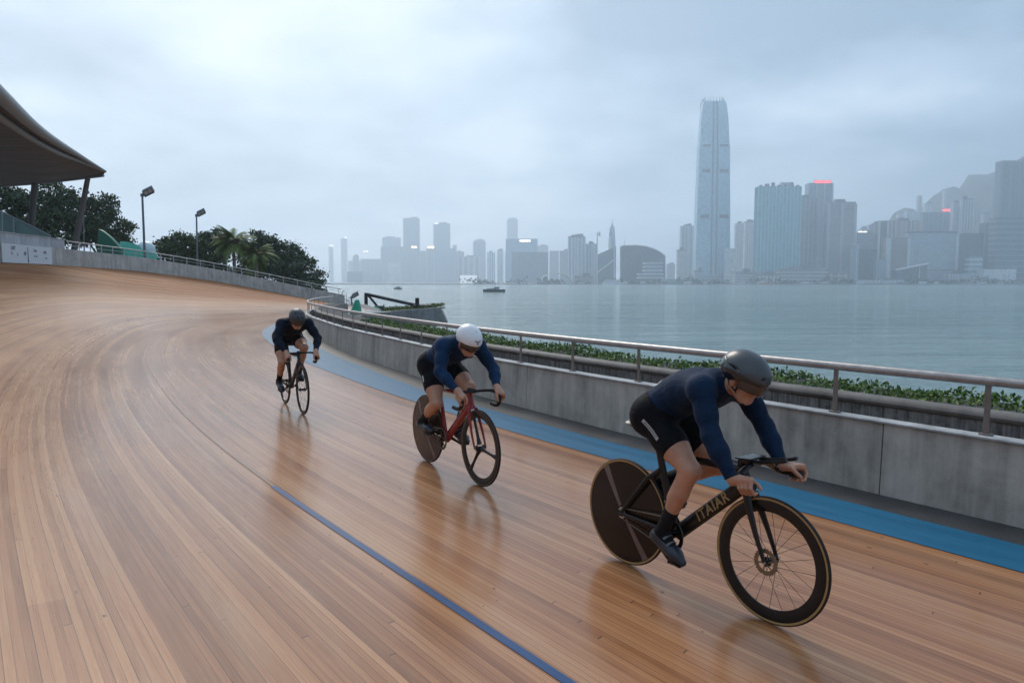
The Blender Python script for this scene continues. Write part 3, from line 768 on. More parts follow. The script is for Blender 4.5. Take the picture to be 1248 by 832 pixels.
        for sg in (-1, 1):
            pts = [(.94, 0, hz - .008), (.94, sg * .09, hz - .008), (.945, sg * .155, hz - .012), (.975, sg * .180, hz - .018), (1.03, sg * .185, hz - .035), (1.05, sg * .187, hz - .085), (1.02, sg * .19, hz - .13), (.965, sg * .192, hz - .142), (.90, sg * .193, hz - .138)]
            q_ = [tuple(v) for v in catmull(pts, 48)]
            b_.tube(q_[:18], .0125, 10); tp = MB(); tp.tube(q_[16:], .0158, 12); tp.build('bar_tape', bar_tape, root, smooth=True)
        b_.build('handlebar', carbon_m, root, smooth=True)
    if lettering:
        a_, b2 = BB + Vector((.01, 0, 0)), HB + Vector((-.008, 0, .022)); dirv = (b2 - a_).normalized(); nrm = Vector((0, -1, 0))
        ydir = Vector((-dirv.z, 0, dirv.x))
        c_ = a_.lerp(b2, .56)
        me = text_mesh(lettering, .078, .0012, .12, .0016, 1.16)
        place_text(me, 'lettering', gold_let, root, (c_.x, -.0236, c_.z), dirv, ydir)
    return root, PED, u, o_
# ================================================================== riders: one continuous body surface each, grown from a signed distance field
class Field:
    def __init__(s, lo, hi, h):
        s.h = h; s.lo = np.array(lo, np.float32); s.n = np.ceil((np.array(hi) - lo) / h).astype(int) + 1
        s.F = np.full(s.n, .25, np.float32)
        s.ax = [s.lo[i] + h * np.arange(s.n[i], dtype=np.float32) for i in range(3)]
    def sl(s, lo, hi):
        a = np.clip(np.floor((np.array(lo) - s.lo) / s.h).astype(int), 0, s.n); b = np.clip(np.ceil((np.array(hi) - s.lo) / s.h).astype(int) + 1, 0, s.n)
        return tuple(slice(int(p), int(q)) for p, q in zip(a, b))
    def P(s, sl):
        return np.stack(np.meshgrid(*[s.ax[i][sl[i]] for i in range(3)], indexing='ij'), -1)
def smin(a, b, k):
    if k <= 0: return np.minimum(a, b)
    h = np.clip(.5 + .5 * (b - a) / k, 0, 1); return b + (a - b) * h - k * h * (1 - h)
def smax(a, b, k): return -smin(-a, -b, k)
def cone(P, a, b, ra, rb):
    a = np.asarray(a, np.float32); b = np.asarray(b, np.float32); ba = b - a; pa = P - a
    t = np.clip((pa @ ba) / (ba @ ba), 0, 1)
    return np.linalg.norm(pa - t[..., None] * ba, axis=-1) - (ra + (rb - ra) * t)
def ell(P, c, r, A=None):
    q = P - np.asarray(c, np.float32)
    if A is not None: q = q @ np.asarray(A, np.float32).T
    r = np.asarray(r, np.float32)
    k0 = np.linalg.norm(q / r, axis=-1); k1 = np.linalg.norm(q / r ** 2, axis=-1)
    return k0 * (k0 - 1) / np.maximum(k1, 1e-6)
def surface_nets(F, lo, h):
    nx, ny, nz = F.shape; S = F < 0
    cnt = np.zeros((nx - 1, ny - 1, nz - 1), np.uint8)
    for i in (0, 1):
        for j in (0, 1):
            for k_ in (0, 1): cnt += S[i:nx - 1 + i, j:ny - 1 + j, k_:nz - 1 + k_]
    I, J, K = np.nonzero((cnt > 0) & (cnt < 8)); m = len(I)
    idx = np.full(cnt.shape, -1, np.int64); idx[I, J, K] = np.arange(m)
    c = np.array([(i, j, k_) for i in (0, 1) for j in (0, 1) for k_ in (0, 1)])
    V = np.stack([F[I + a, J + b, K + d] for a, b, d in c], 1).astype(np.float64)
    acc = np.zeros((m, 3)); n = np.zeros(m)
    for p in range(8):
        for q in range(p + 1, 8):
            if np.abs(c[p] - c[q]).sum() != 1: continue
            x = (V[:, p] < 0) != (V[:, q] < 0)
            t = np.where(x, V[:, p] / np.where(x, V[:, p] - V[:, q], 1), 0)
            acc += np.where(x[:, None], c[p] + t[:, None] * (c[q] - c[p]), 0); n += x
    pos = (np.stack([I, J, K], 1) + acc / n[:, None]) * h + lo
    quads = []
    for axis in range(3):
        sh = [nx, ny, nz]; a = [slice(1, -1)] * 3; a[axis] = slice(0, -1); b = [slice(1, -1)] * 3; b[axis] = slice(1, None)
        s0, s1 = S[tuple(a)], S[tuple(b)]
        E = np.nonzero(s0 != s1); inside_first = s0[E]
        e = [E[0] + (0 if axis == 0 else 1), E[1] + (0 if axis == 1 else 1), E[2] + (0 if axis == 2 else 1)]
        u, v = (axis + 1) % 3, (axis + 2) % 3
        def cell(du, dv):
            q = [x.copy() for x in e]; q[u] -= du; q[v] -= dv; return idx[q[0], q[1], q[2]]
        q = np.stack([cell(1, 1), cell(0, 1), cell(0, 0), cell(1, 0)], 1)
        q = np.where(inside_first[:, None], q, q[:, ::-1]); quads.append(q)
    Q = np.concatenate(quads); Q = Q[(Q >= 0).all(1)]
    return pos, Q
def np_mesh(name, V, Q):
    me = bpy.data.meshes.new(name)
    me.vertices.add(len(V)); me.vertices.foreach_set('co', V.astype(np.float32).ravel())
    me.loops.add(Q.size); me.loops.foreach_set('vertex_index', Q.astype(np.int32).ravel())
    me.polygons.add(len(Q)); me.polygons.foreach_set('loop_start', np.arange(0, Q.size, 4, dtype=np.int32))
    try: me.polygons.foreach_set('loop_total', np.full(len(Q), 4, np.int32))
    except Exception: pass
    me.polygons.foreach_set('use_smooth', np.ones(len(Q), bool))
    me.update(calc_edges=True); me.validate(); return me
def iso(name, fld, F, mat, parent=None, crop=None):
    lo = fld.lo.copy()
    if crop is not None:
        F = F[crop]; lo = fld.lo + fld.h * np.array([c.start or 0 for c in crop])
    F = np.pad(F, 1, constant_values=.2); lo = lo - fld.h
    V, Q = surface_nets(F, lo, fld.h)
    o = link(name, np_mesh(name, V, Q), mat, parent); return o
# ---- materials
def skin_mat():
    k = NT('skin'); p = k.coord('Object'); n = k.noise(p, 9, 4, .6); n2 = k.noise(p, 120, 3, .6)
    col = k.ramp(k.math('ADD', k.math('MULTIPLY', n, .75), k.math('MULTIPLY', n2, .25)), [(.3, (.36, .17, .105)), (.55, (.47, .25, .165)), (.8, (.56, .32, .23))])
    k.set(col, k.math('MULTIPLY_ADD', n2, .3, .28), spec=.45); k.b.inputs['Subsurface Weight'].default_value = .12; k.b.inputs['Subsurface Radius'].default_value = (.02, .008, .004); k.b.inputs['Subsurface Scale'].default_value = .4
    k.bump(n2, .15, .001); return k.m
skin = skin_mat()
def fabric(name, c, rough=.7, sheen=.04):
    k = NT(name); p = k.coord('Object'); w = k.noise(p, 600, 2, .5); f = k.noise(p, 7, 4, .6, .5)
    wr = k.noise(k.mapv(p, (1, 1, 2.6)), 16, 3, .55, .9)
    col = k.ramp(f, [(.3, tuple(q * .75 for q in c)), (.7, tuple(min(1, q * 1.2 + .002) for q in c))])
    k.set(col, rough, spec=.12); k.b.inputs['Sheen Weight'].default_value = sheen; k.b.inputs['Sheen Roughness'].default_value = .4
    k.bump(k.math('ADD', k.math('MULTIPLY', w, .12), wr), .55, .011); return k.m
navy = fabric('navy_fabric', (.0035, .0175, .047)); navy_dk = fabric('dark_navy_fabric', (.004, .010, .022)); black_f = fabric('black_fabric', (.003, .004, .006)); sock_f = fabric('sock_knit', (.010, .010, .012), .8)
hem_m = fabric('hem_elastic', (.006, .007, .009), .8)
shoe_m = simple('shoe_upper', (.014, .020, .034), .4, 0, .5, .2, .25, 40); sole_m = simple('shoe_sole', (.012, .012, .012), .5)
helm_grey = simple('helmet_grey', (.048, .056, .064), .36, 0, .5, .15, .12, 12); helm_black = simple('helmet_gloss_black', (.010, .010, .012), .18, 0, .5, .5, .2, 20)
helm_white = simple('helmet_white', (.72, .74, .76), .3, 0, .5, .3, .06, 14); helm_dark = simple('helmet_charcoal', (.028, .034, .040), .45, 0, .5, .1, .15, 14)
def visor_mat():
    k = NT('visor_tint'); k.set((.045, .035, .032), .06, 0, .6, .6, None); k.b.inputs['Alpha'].default_value = .86
    n = k.noise(k.coord('Object'), 12, 2); k.set(None, k.math('MULTIPLY_ADD', n, .06, .03)); return k.m
visor_m = visor_mat()
hair_m = simple('dark_hair', (.012, .009, .008), .6, 0, .4, 0, .3, 200, .5)
strap_m = simple('strap', (.012, .012, .013), .7); print_grey = simple('print_grey', (.36, .36, .37), .6); print_white = simple('print_white', (.62, .62, .63), .6); print_dark = simple('print_dark', (.03, .03, .032), .6)
eye_m = simple('eye', (.55, .52, .5), .15)
def norm(v): v = np.asarray(v, float); return v / (np.linalg.norm(v) + 1e-9)
def edge_at(hcfg, ph):
    return hcfg['edge'](np.float32(.13 * math.cos(ph)), np.float32(.1 * math.sin(ph)))
def rider(mat4, J, head_pitch, head_yaw, hcfg, grip, label, h, suit, hem=.60, loc=None, rz=0):
    """J: joints in the bicycle's local frame"""
    J = {k_: np.array(v, np.float32) for k_, v in J.items()}
    pts = np.stack(list(J.values())); fld = Field(pts.min(0) - np.array([.19, .15, .15]), pts.max(0) + np.array([.2, .15, .19]), h)
    fld.F[:] = .25
    up_ = np.full(fld.n, .3, np.float32); leg_ = np.full(fld.n, .3, np.float32)
    def put(lo, hi, fn, k, grp=None):
        sl = fld.sl(np.asarray(lo) - .06, np.asarray(hi) + .06); 
        if min(s_.stop - s_.start for s_ in sl) < 2: return
        d = fn(fld.P(sl)).astype(np.float32); fld.F[sl] = smin(fld.F[sl], d, k)
        if grp == 'u': up_[sl] = np.minimum(up_[sl], d)
        if grp == 'l': leg_[sl] = np.minimum(leg_[sl], d)
    def C(a, b, ra, rb, k=.03, grp=None):
        a, b = np.asarray(a), np.asarray(b); r = max(ra, rb)
        put(np.minimum(a, b) - r, np.maximum(a, b) + r, lambda P: cone(P, a, b, ra, rb), k, grp)
    def E(c, r, A=None, k=.03, grp=None):
        c = np.asarray(c); m = max(r); put(c - m, c + m, lambda P: ell(P, c, r, A), k, grp)
    def cut(c, r, A, k):
        c = np.asarray(c); m = max(r) + .04; sl = fld.sl(c - m, c + m); fld.F[sl] = smax(fld.F[sl], -ell(fld.P(sl), c, r, A), k)
    # ---------------- torso
    pel = (J['hipR'] + J['hipL']) / 2; sh = (J['shR'] + J['shL']) / 2; neck = J['neck']
    ax = norm(sh - pel); latv = norm(J['shL'] - J['shR']); lat0 = norm(J['hipL'] - J['hipR'])
    up = norm(np.cross(ax, latv)); A_up = np.stack([ax, norm(np.cross(up, ax)), up]); A_pe = A_up
    lum = J['lum']; thx = J['thx']
    def frame(t):
        t = norm(t); l = norm(latv - t * (latv @ t)); return np.stack([t, l, np.cross(t, l)])
    A1 = frame(lum - pel); A2 = frame(thx - lum); A3 = frame(neck - thx)
    E(pel + A1[0] * .0 + A1[2] * .0, (.135, .160, .116), A1, .06)
    for s_ in ('R', 'L'):
        sg = -1 if s_ == 'R' else 1
        E(J['hip' + s_] + np.array([-.012, sg * .004, .0]), (.115, .09, .10), A1, .08)       # glutes
    E(lum, (.17, .136, .104), A2, .08, 'u')
    E((lum + thx) / 2 + A2[2] * .006, (.16, .140, .105), A2, .06, 'u')
    E(thx - A3[2] * .012, (.17, .160, .112), A3, .06, 'u')
    E(thx * .45 + neck * .55 - A3[2] * .035, (.115, .165, .082), A3, .05, 'u')
    E(thx + A3[0] * .03 - A3[2] * .075, (.10, .115, .045), A3, .05, 'u')                         # chest
    for s_ in ('R', 'L'):
        S, El, Wr = J['sh' + s_], J['el' + s_], J['wr' + s_]; sg = -1 if s_ == 'R' else 1
        C(neck + A3[0] * -.02, S + (neck - S) * .1, .052, .052, .05, 'u')                     # trapezius / clavicle
        C(thx + A3[1] * sg * .09 - A3[0] * .02, S - (S - thx) * .12, .075, .055, .06, 'u')    # lat
        E(S + norm(El - S) * .012, (.062, .058, .062), None, .04, 'u')
        C(S, S * .45 + El * .55, .055, .050, .04, 'u'); C(S * .5 + El * .5, El, .0495, .042, .04, 'u')
        d = norm(Wr - El); C(El, El + d * .085, .042, .042, .04, 'u'); C(El + d * .085, Wr, .042, .027, .04, 'u')
    # ---------------- legs
    sole = {}
    for s_ in ('R', 'L'):
        sg = -1 if s_ == 'R' else 1
        H, K, An, Ba = J['hip' + s_], J['kn' + s_], J['an' + s_], J['ba' + s_]
        t = norm(K - H); fw = norm(np.cross(t, [0, -1, 0]) if False else (np.array([1, 0, 0]) - t * t[0])); 
        C(H, H * .4 + K * .6, .098, .079, .05, 'l'); C(H * .45 + K * .55, K, .073, .050, .04, 'l')
        C(H * .55 + K * .45 + fw * .018, H * .16 + K * .84 + fw * .010, .066, .046, .04, 'l')   # quadriceps
        C(H * .6 + K * .4 - fw * .022, H * .15 + K * .85 - fw * .008, .058, .038, .04, 'l')     # hamstrings
        E(K + fw * .018 + t * .004, (.040, .038, .040), None, .025, 'l')                         # knee cap
        d = norm(An - K); bk = norm(np.array([-1, 0, 0]) + d * d[0])
        C(K, K + (An - K) * .35, .047, .043, .03, 'l'); C(K + (An - K) * .35, An, .042, .030, .03, 'l')
        C(K + (An - K) * .14 + bk * .022, K + (An - K) * .46 + bk * .025, .040, .038, .03, 'l')  # calf
        C(K + (An - K) * .46 + bk * .020, An + bk * .012, .030, .019, .03, 'l')
        C(K + (An - K) * .1 - bk * .012, K + (An - K) * .6 - bk * .01, .030, .022, .02, 'l')     # shin
        # foot
        fd = norm(Ba - An); hl = An + np.array([-.045, 0, -.035]) * 1.0; tipf = norm(np.array([fd[0], 0, fd[2] * .75]))
        flat = norm((Ba + np.array([0, 0, -.005])) - hl); sole[s_] = (An, Ba, hl, flat)
        C(An, hl, .030, .026, .02, 'l'); C(An, Ba, .032, .026, .03, 'l'); C(hl, Ba, .024, .026, .03, 'l'); C(Ba, Ba + flat * .055, .027, .019, .02, 'l')
    # ---------------- head
    hc = J['head']; cp, sp_ = math.cos(head_pitch), math.sin(head_pitch); cyw, syw = math.cos(head_yaw), math.sin(head_yaw)
    f_ = np.array([cp * cyw, cp * syw, -sp_]); l_ = np.array([-syw, cyw, 0]); u_ = np.cross(f_, l_); HA = np.stack([f_, l_, u_])
    hp = lambda f, l, u: hc + f_ * f + l_ * l + u_ * u
    C(neck - A3[0] * .015 - A3[2] * .03, hp(-.035, 0, -.055), .066, .056, .03, None)
    E(hp(-.008, 0, .032), (.100, .078, .090), HA, .01)
    E(hp(.032, 0, -.045), (.062, .060, .082), HA, .03); E(hp(.066, 0, -.104), (.022, .026, .018), HA, .025)
    for sg in (-1, 1):
        C(hp(-.005, sg * .055, -.06), hp(.062, sg * .022, -.104), .018, .014, .03)                # jaw line
        E(hp(.060, sg * .040, -.038), (.026, .024, .022), HA, .02)                               # cheek bone
        E(hp(.078, sg * .030, .016), (.016, .030, .010), HA, .014)                               # brow
        E(hp(-.008, sg * .080, -.020), (.020, .008, .031), HA, .008)                             # ear
        cut(hp(.100, sg * .031, -.006), (.018, .018, .012), HA, .012)
    C(hp(.090, 0, .004), hp(.112, 0, -.040), .009, .0135, .012)
    for sg in (-1, 1): E(hp(.100, sg * .013, -.044), (.011, .009, .008), HA, .008)
    E(hp(.088, 0, -.067), (.012, .024, .0065), HA, .006); E(hp(.086, 0, -.080), (.012, .021, .007), HA, .006)
    cut(hp(.102, 0, -.0735), (.012, .022, .0018), HA, .003)
    # ---------------- hands closed round the bar
    for s_ in ('R', 'L'):
        sg = -1 if s_ == 'R' else 1
        g, a, Wr = np.array(grip[s_][0]), norm(grip[s_][1]), J['wr' + s_]
        rb = grip['r']
        o = np.array([0, sg * 1.0, 0]); o = norm(o - a * (o @ a)); v = np.cross(a, o); v = v if v[2] > 0 else -v
        ring = lambda ang, r, s: g + a * s + (o * math.cos(ang) + v * math.sin(ang)) * r
        pr = rb + .013
        kn = []
        for q, (s0, fr, ln) in enumerate([(.036, .0098, 1.0), (.012, .0102, 1.06), (-.011, .0098, 1.0), (-.033, .0088, .88)]):
            k0 = ring(R(62), pr + .016, s0); kn.append(k0)
            C(Wr + norm(k0 - Wr) * .012, k0, .017, .0125, .012)
            p1 = ring(R(2), pr + .010 * ln, s0 + .006); p2 = ring(R(-62), pr + .004, s0 + .006); p3 = ring(R(-112), pr + .001, s0 + .003)
            C(k0, p1, fr + .0012, fr, .005); C(p1, p2, fr, fr * .93, .003); C(p2, p3, fr * .92, fr * .82, .003)
        C(kn[0], kn[3], .0125, .0115, .012)
        C(Wr, (kn[1] + kn[2]) / 2 * .55 + Wr * .45, .026, .022, .02)
        E(ring(R(75), pr + .006, .0), (.042, .022, .018), np.stack([a, norm(np.cross(ring(R(75), 1, 0) - g, a)), norm(ring(R(75), 1, 0) - g)]), .02)
        t0 = Wr + norm(a) * .018 + v * .0 - o * .018; t1 = ring(R(128), pr + .012, .002); t2 = ring(R(165), pr + .004, .034); t3 = ring(R(198), pr + .001, .052)
        C(t0, t1, .016, .0145, .014); C(t1, t2, .0125, .0108, .006); C(t2, t3, .0108, .009, .004)
    body = iso('person', fld, fld.F, skin)
    body.location = loc; body.rotation_euler = (0, 0, rz)
    tag(body, label, 'person', 'cyclists riding along the wooden track')
    # ---------------- clothing: offset shells of the same body, cut at waist, wrists, collar, hems
    P = fld.P(tuple(slice(0, int(n_)) for n_ in fld.n))
    wv = .0008 * np.sin(P[..., 0] * 95 + 3 * np.sin(P[..., 2] * 40)) * np.sin(P[..., 2] * 70 + 2 * np.sin(P[..., 1] * 50))
    shell = fld.F - .0045 - wv.astype(np.float32)
    half = lambda p0, n_: ((P - np.asarray(p0, np.float32)) @ np.asarray(n_, np.float32)).astype(np.float32)
    ball = lambda c, r: (np.linalg.norm(P - np.asarray(c, np.float32), axis=-1) - r).astype(np.float32)
    wp = J['waist'] if 'waist' in J else lum; wn = norm(lum - pel) * .85 + np.array([.35, 0, .1]); wn = norm(wn)
    waist = half(pel * .55 + lum * .45, wn)                                   # > 0 above the waist line
    reg_up = smax(-waist, (up_ - leg_) * .7, .0)                             # < 0 where the jersey goes
    jer = np.maximum(shell, reg_up)
    for s_ in ('R', 'L'):
        d = norm(J['wr' + s_] - J['el' + s_]); c0 = J['wr' + s_] - d * .012
        jer = np.maximum(jer, -np.maximum(-half(c0, d), ball(J['wr' + s_] + d * .07, .13)))
    nd = norm(hp(-.03, 0, -.05) - (neck - A3[2] * .02)); nc = neck + nd * .068 - A3[2] * .02
    jer = np.maximum(jer, -np.maximum(-half(nc, nd), ball(hp(-.02, 0, -.02), .135)))
    iso('jersey', fld, jer, suit[0], body)
    sho = np.maximum(shell - .0008, -reg_up)
    side = P[..., 1]
    for s_ in ('R', 'L'):
        sg = -1 if s_ == 'R' else 1; d = norm(J['kn' + s_] - J['hip' + s_]); c0 = J['hip' + s_] * (1 - hem) + J['kn' + s_] * hem
        onside = np.maximum(-sg * side - .0, -.2)
        sho = np.maximum(sho, -np.maximum(-half(c0, d), onside))
    iso('shorts', fld, sho, suit[1], body)
    for s_ in ('R', 'L'):
        sg = -1 if s_ == 'R' else 1; d = norm(J['kn' + s_] - J['hip' + s_]); c0 = J['hip' + s_] * (1 - hem) + J['kn' + s_] * hem
        cr = fld.sl(c0 - .13, c0 + .13); hb = half(c0 - d * .014, d)
        bd = np.maximum(np.maximum(shell - .0022, np.abs(hb) - .0125), np.maximum(-reg_up, -sg * side)); iso('leg_gripper', fld, bd[cr], hem_m, body, cr)
        d = norm(J['wr' + s_] - J['el' + s_]); c0 = J['wr' + s_] - d * .024; cr = fld.sl(c0 - .07, c0 + .07)
        bd = np.maximum(np.maximum(shell - .0018, np.abs(half(c0, d)) - .011), ball(c0, .065)); iso('cuff', fld, bd[cr], hem_m, body, cr)
    for s_ in ('R', 'L'):
        sg = -1 if s_ == 'R' else 1; An, Ba, hl, flat = sole[s_]; K = J['kn' + s_]
        c0 = K * (1 - hcfg.get('sock', .66)) + An * hcfg.get('sock', .66); d = norm(An - K)
        so_ = np.maximum(np.maximum(shell + .001, -half(c0, d)), np.maximum(leg_ - .03, -sg * side)); so_ = np.maximum(so_, ball(An, .24))
        cr = fld.sl(An - .26, An + .26); iso('sock', fld, so_[cr], sock_f, body, None) if False else iso('sock', fld, so_, sock_f, body, cr)
        # shoe
        lo = np.minimum(hl, Ba + flat * .07) - .07; hi = np.maximum(An, Ba + flat * .07) + .07; sl = fld.sl(lo, hi); Q = fld.P(sl)
        D = cone(Q, An + (hl - An) * .5, hl, .037, .036); D = smin(D, cone(Q, An + (hl - An) * .55 + (Ba - An) * .15, Ba, .038, .034), .03); D = smin(D, cone(Q, hl, Ba, .032, .036), .03); D = smin(D, cone(Q, Ba, Ba + flat * .062, .034, .022), .03)
        upv = norm(np.cross(flat, [0, 1, 0])); upv = upv if upv[2] > 0 else -upv
        bot = ((Q - (hl - upv * .022)) @ upv.astype(np.float32))
        D = smax(D, -bot, .006)
        shoe = link('shoe', np_mesh('shoe', *surface_nets(np.pad(D.astype(np.float32), 1, constant_values=.1), fld.lo + fld.h * (np.array([s2.start for s2 in sl]) - 1), fld.h)), shoe_m, body)
        so = MB(); mid = (hl + Ba) / 2 - upv * .027
        y_ = np.array([0, 1, 0]); outl = [(-.095, -.024), (-.06, -.033), (0, -.030), (.06, -.043), (.105, -.038), (.140, -.016), (.140, .016), (.105, .038), (.06, .043), (0, .030), (-.06, .033), (-.095, .024)]
        L_ = np.linalg.norm(Ba - hl); sc_ = (L_ + .09) / .235
        top = [mid + flat * (x * sc_) + y_ * yy + upv * .007 for x, yy in outl]; btm = [mid + flat * (x * sc_) + y_ * yy - upv * .004 for x, yy in outl]
        n_ = len(outl); so.add([tuple(v_) for v_ in btm + top], [tuple(range(n_ - 1, -1, -1)), tuple(range(n_, 2 * n_))] + [(q, (q + 1) % n_, n_ + (q + 1) % n_, n_ + q) for q in range(n_)]); so.build('sole', sole_m, shoe)
        bt = MB()
        for t in (.35, .62): 
            c_ = An * (1 - t) + Ba * t + upv * .041 * (1 - .25 * t); bt.tube([tuple(c_ + y_ * q * .039 - upv * abs(q) ** 2 * .022) for q in (-1, -.6, 0, .6, 1)], (.003, .008), 8, lat=tuple(flat))
        bt.build('shoe_strap', simple('shoe_strap_m', (.10, .11, .12), .4), shoe, smooth=True)
    # ---------------- helmet, visor, straps
    he = h if h < .006 else .006
    hf = Field(hc - .24, hc + .24, .0045 if h < .006 else .006); Pf = hf.P(tuple(slice(0, int(n_)) for n_ in hf.n)); q = (Pf - hc.astype(np.float32)) @ HA.T.astype(np.float32)
    f, l, u = q[..., 0], q[..., 1], q[..., 2]
    ex = np.array(hcfg['r'], np.float32); ce = np.array(hcfg['c'], np.float32)
    outer = ell(q, ce, ex); outer = smin(outer, ell(q, ce + np.array([-hcfg['tail'], 0, -.012], np.float32), ex * np.array([.82, .86, .80], np.float32)), .05)
    inner = ell(q, (-.008, 0, .034), (.108, .087, .099))
    shell = np.maximum(outer, -inner)
    edge = hcfg['edge'](f, l)                                                # lower edge height
    main = np.maximum(shell, -(u - edge))
    for (vf, vl, vu, rf, rl_, ru) in hcfg['vents']:
        main = smax(main, -ell(q, (vf, vl, vu), (rf, rl_, ru)), .004)
    if 'split' in hcfg:
        sp2 = hcfg['split'](f, l)
        helm = iso('helmet', hf, np.maximum(main, -(u - sp2)), hcfg['m'], body)
        iso('lower_shell', hf, np.maximum(np.maximum(outer + .003, -inner), np.maximum(-(u - edge), u - sp2 - .001)), helm_black, helm)
    else: helm = iso('helmet', hf, main, hcfg['m'], body)
    vlo, vhi = hcfg['visor']; rv = ex * np.array([.985, .985, 1.25]); cv_ = ce + np.array([-.004, 0, -.03]); rows = []
    for ph in np.linspace(-R(74), R(74), 41):
        row = []
        e_hi = float(edge_at(hcfg, ph)) + vhi; e_lo = vlo + .016 * abs(math.sin(ph)) ** 2 + .006 * math.exp(-(ph / .16) ** 2)
        for w_ in np.linspace(0, 1, 9):
            uu = e_lo + (e_hi - e_lo) * w_; k2 = math.sqrt(max(.02, 1 - ((uu - cv_[2]) / rv[2]) ** 2))
            row.append(tuple(hp(cv_[0] + rv[0] * k2 * math.cos(ph), cv_[1] + rv[1] * k2 * math.sin(ph), uu)))
        rows.append(row)
    vm = MB(); vm.grid(rows); vo = vm.build('visor', visor_m, helm, smooth=True); so_m = vo.modifiers.new('solid', 'SOLIDIFY'); so_m.thickness = .0022; so_m.offset = 0
    st = MB()
    for sg in (-1, 1):
        ed = hcfg['edge'](np.float32(.02), np.float32(sg * .08))
        st.tube([tuple(hp(.035, sg * .081, float(ed) + .008)), tuple(hp(.022, sg * .071, -.06)), tuple(hp(.035, sg * .045, -.105)), tuple(hp(.045, 0, -.121))], (.0018, .006), 6, lat=tuple(f_))
        st.tube([tuple(hp(-.05, sg * .082, float(ed) + .0)), tuple(hp(-.02, sg * .078, -.045)), tuple(hp(.020, sg * .0725, -.06))], (.0018, .006), 6, lat=tuple(f_))
    st.build('chin_strap', strap_m, helm, smooth=True)
    hr = ell(q, (-.030, 0, .022), (.086, .0805, .088)); hr = np.maximum(hr, np.maximum(f + .012 + .25 * np.abs(u), -(u + .055)))
    iso('hair', hf, hr, hair_m, body)
    for sg in (-1, 1):
        m = MB(); m.lathe([(.0115 * math.sin(t), .0115 * math.cos(t)) for t in np.linspace(0, math.pi, 10)], c=tuple(hp(.078, sg * .031, -.005)), n=16, axis='z'); m.build('eye', eye_m, body, smooth=True)
    return body, J, hp, HA, fld, A2, A3
# ================================================================== the three riders and their bicycles
def ik(a, b, la, lb, pole):
    a, b = np.array(a, float), np.array(b, float); d = b - a; D = np.linalg.norm(d); D2 = min(D, (la + lb) * .995)
    sc = D / D2; la, lb = la * max(1, D / (la + lb) * 1.005), lb * max(1, D / (la + lb) * 1.005)
    x = (la * la - lb * lb + D * D) / (2 * D); hgt = math.sqrt(max(la * la - x * x, 0)); u = d / D
    p = np.array(pole, float); p -= u * (p @ u); p /= np.linalg.norm(p)
    return a + u * x + p * hgt
def pose(PED, hip, sh, neck, thx, lum, head, grip, pitchR, pitchL, sho_dz=(0, 0), elbow_out=(.9, .9), hw=.098):
    J = {'neck': neck, 'thx': thx, 'lum': lum, 'head': head}
    for s_, sg, pt, dz, eo in (('R', -1, pitchR, sho_dz[0], elbow_out[0]), ('L', 1, pitchL, sho_dz[1], elbow_out[1])):
        J['hip' + s_] = (hip[0], sg * hw, hip[2])
        ba = PED[sg] + Vector((.0, 0, .045)); J['ba' + s_] = (ba.x, ba.y * .97, ba.z)
        a = R(pt); L = .145; J['an' + s_] = (ba.x - L * math.cos(a), ba.y * .97, ba.z + L * math.sin(a))
        J['kn' + s_] = tuple(ik(J['hip' + s_], J['an' + s_], .42, .458, (1, sg * .10, .55)))
        J['sh' + s_] = (sh[0], sg * sh[1], sh[2] + dz)
        g, ax = np.array(grip[s_][0]), np.array(grip[s_][1]); ax = ax / np.linalg.norm(ax)
        o = np.array([0, sg, 0.]); v = np.cross(ax, o); v = v if v[2] > 0 else -v
        wr = g - ax * .078 + v * .036 + o * .014; J['wr' + s_] = tuple(wr)
        J['el' + s_] = tuple(ik(J['sh' + s_], wr, .262, .242, (-.35, sg * eo, -.25)))
    return J
def gripped(p, ax, r=.0165):
    return {'R': ((p[0], -p[1], p[2]), ax), 'L': (p, ax), 'r': r}
def sticker(body, name, mat, a, b, w, fld, outd, n=10, lift=.0075):
    """thin printed strip laid on the cloth from a to b, pushed out along outd to the surface"""
    a, b, outd = np.array(a), np.array(b), norm(outd); t = norm(b - a); s_ = norm(np.cross(outd, t)); rows = []
    def fd(p):
        q = (p - fld.lo) / fld.h; i = np.clip(q.astype(int), 0, fld.n - 2); fr = q - i; v = 0
        for dx in (0, 1):
            for dy in (0, 1):
                for dz in (0, 1): v += fld.F[i[0] + dx, i[1] + dy, i[2] + dz] * (fr[0] if dx else 1 - fr[0]) * (fr[1] if dy else 1 - fr[1]) * (fr[2] if dz else 1 - fr[2])
        return v
    for q in np.linspace(0, 1, n):
        row = []
        for e in np.linspace(-1, 1, 5):
            p = a + (b - a) * q + s_ * w * e + outd * .13
            for _ in range(40):
                d_ = fd(p) - lift
                if d_ < .0004: break
                p = p - outd * min(d_ * .8, .02)
            row.append(tuple(p))
        rows.append(row)
    m = MB(); m.grid(rows); return m.build(name, mat, body, smooth=True)
def place(root):
    return root.location.copy(), root.rotation_euler.z
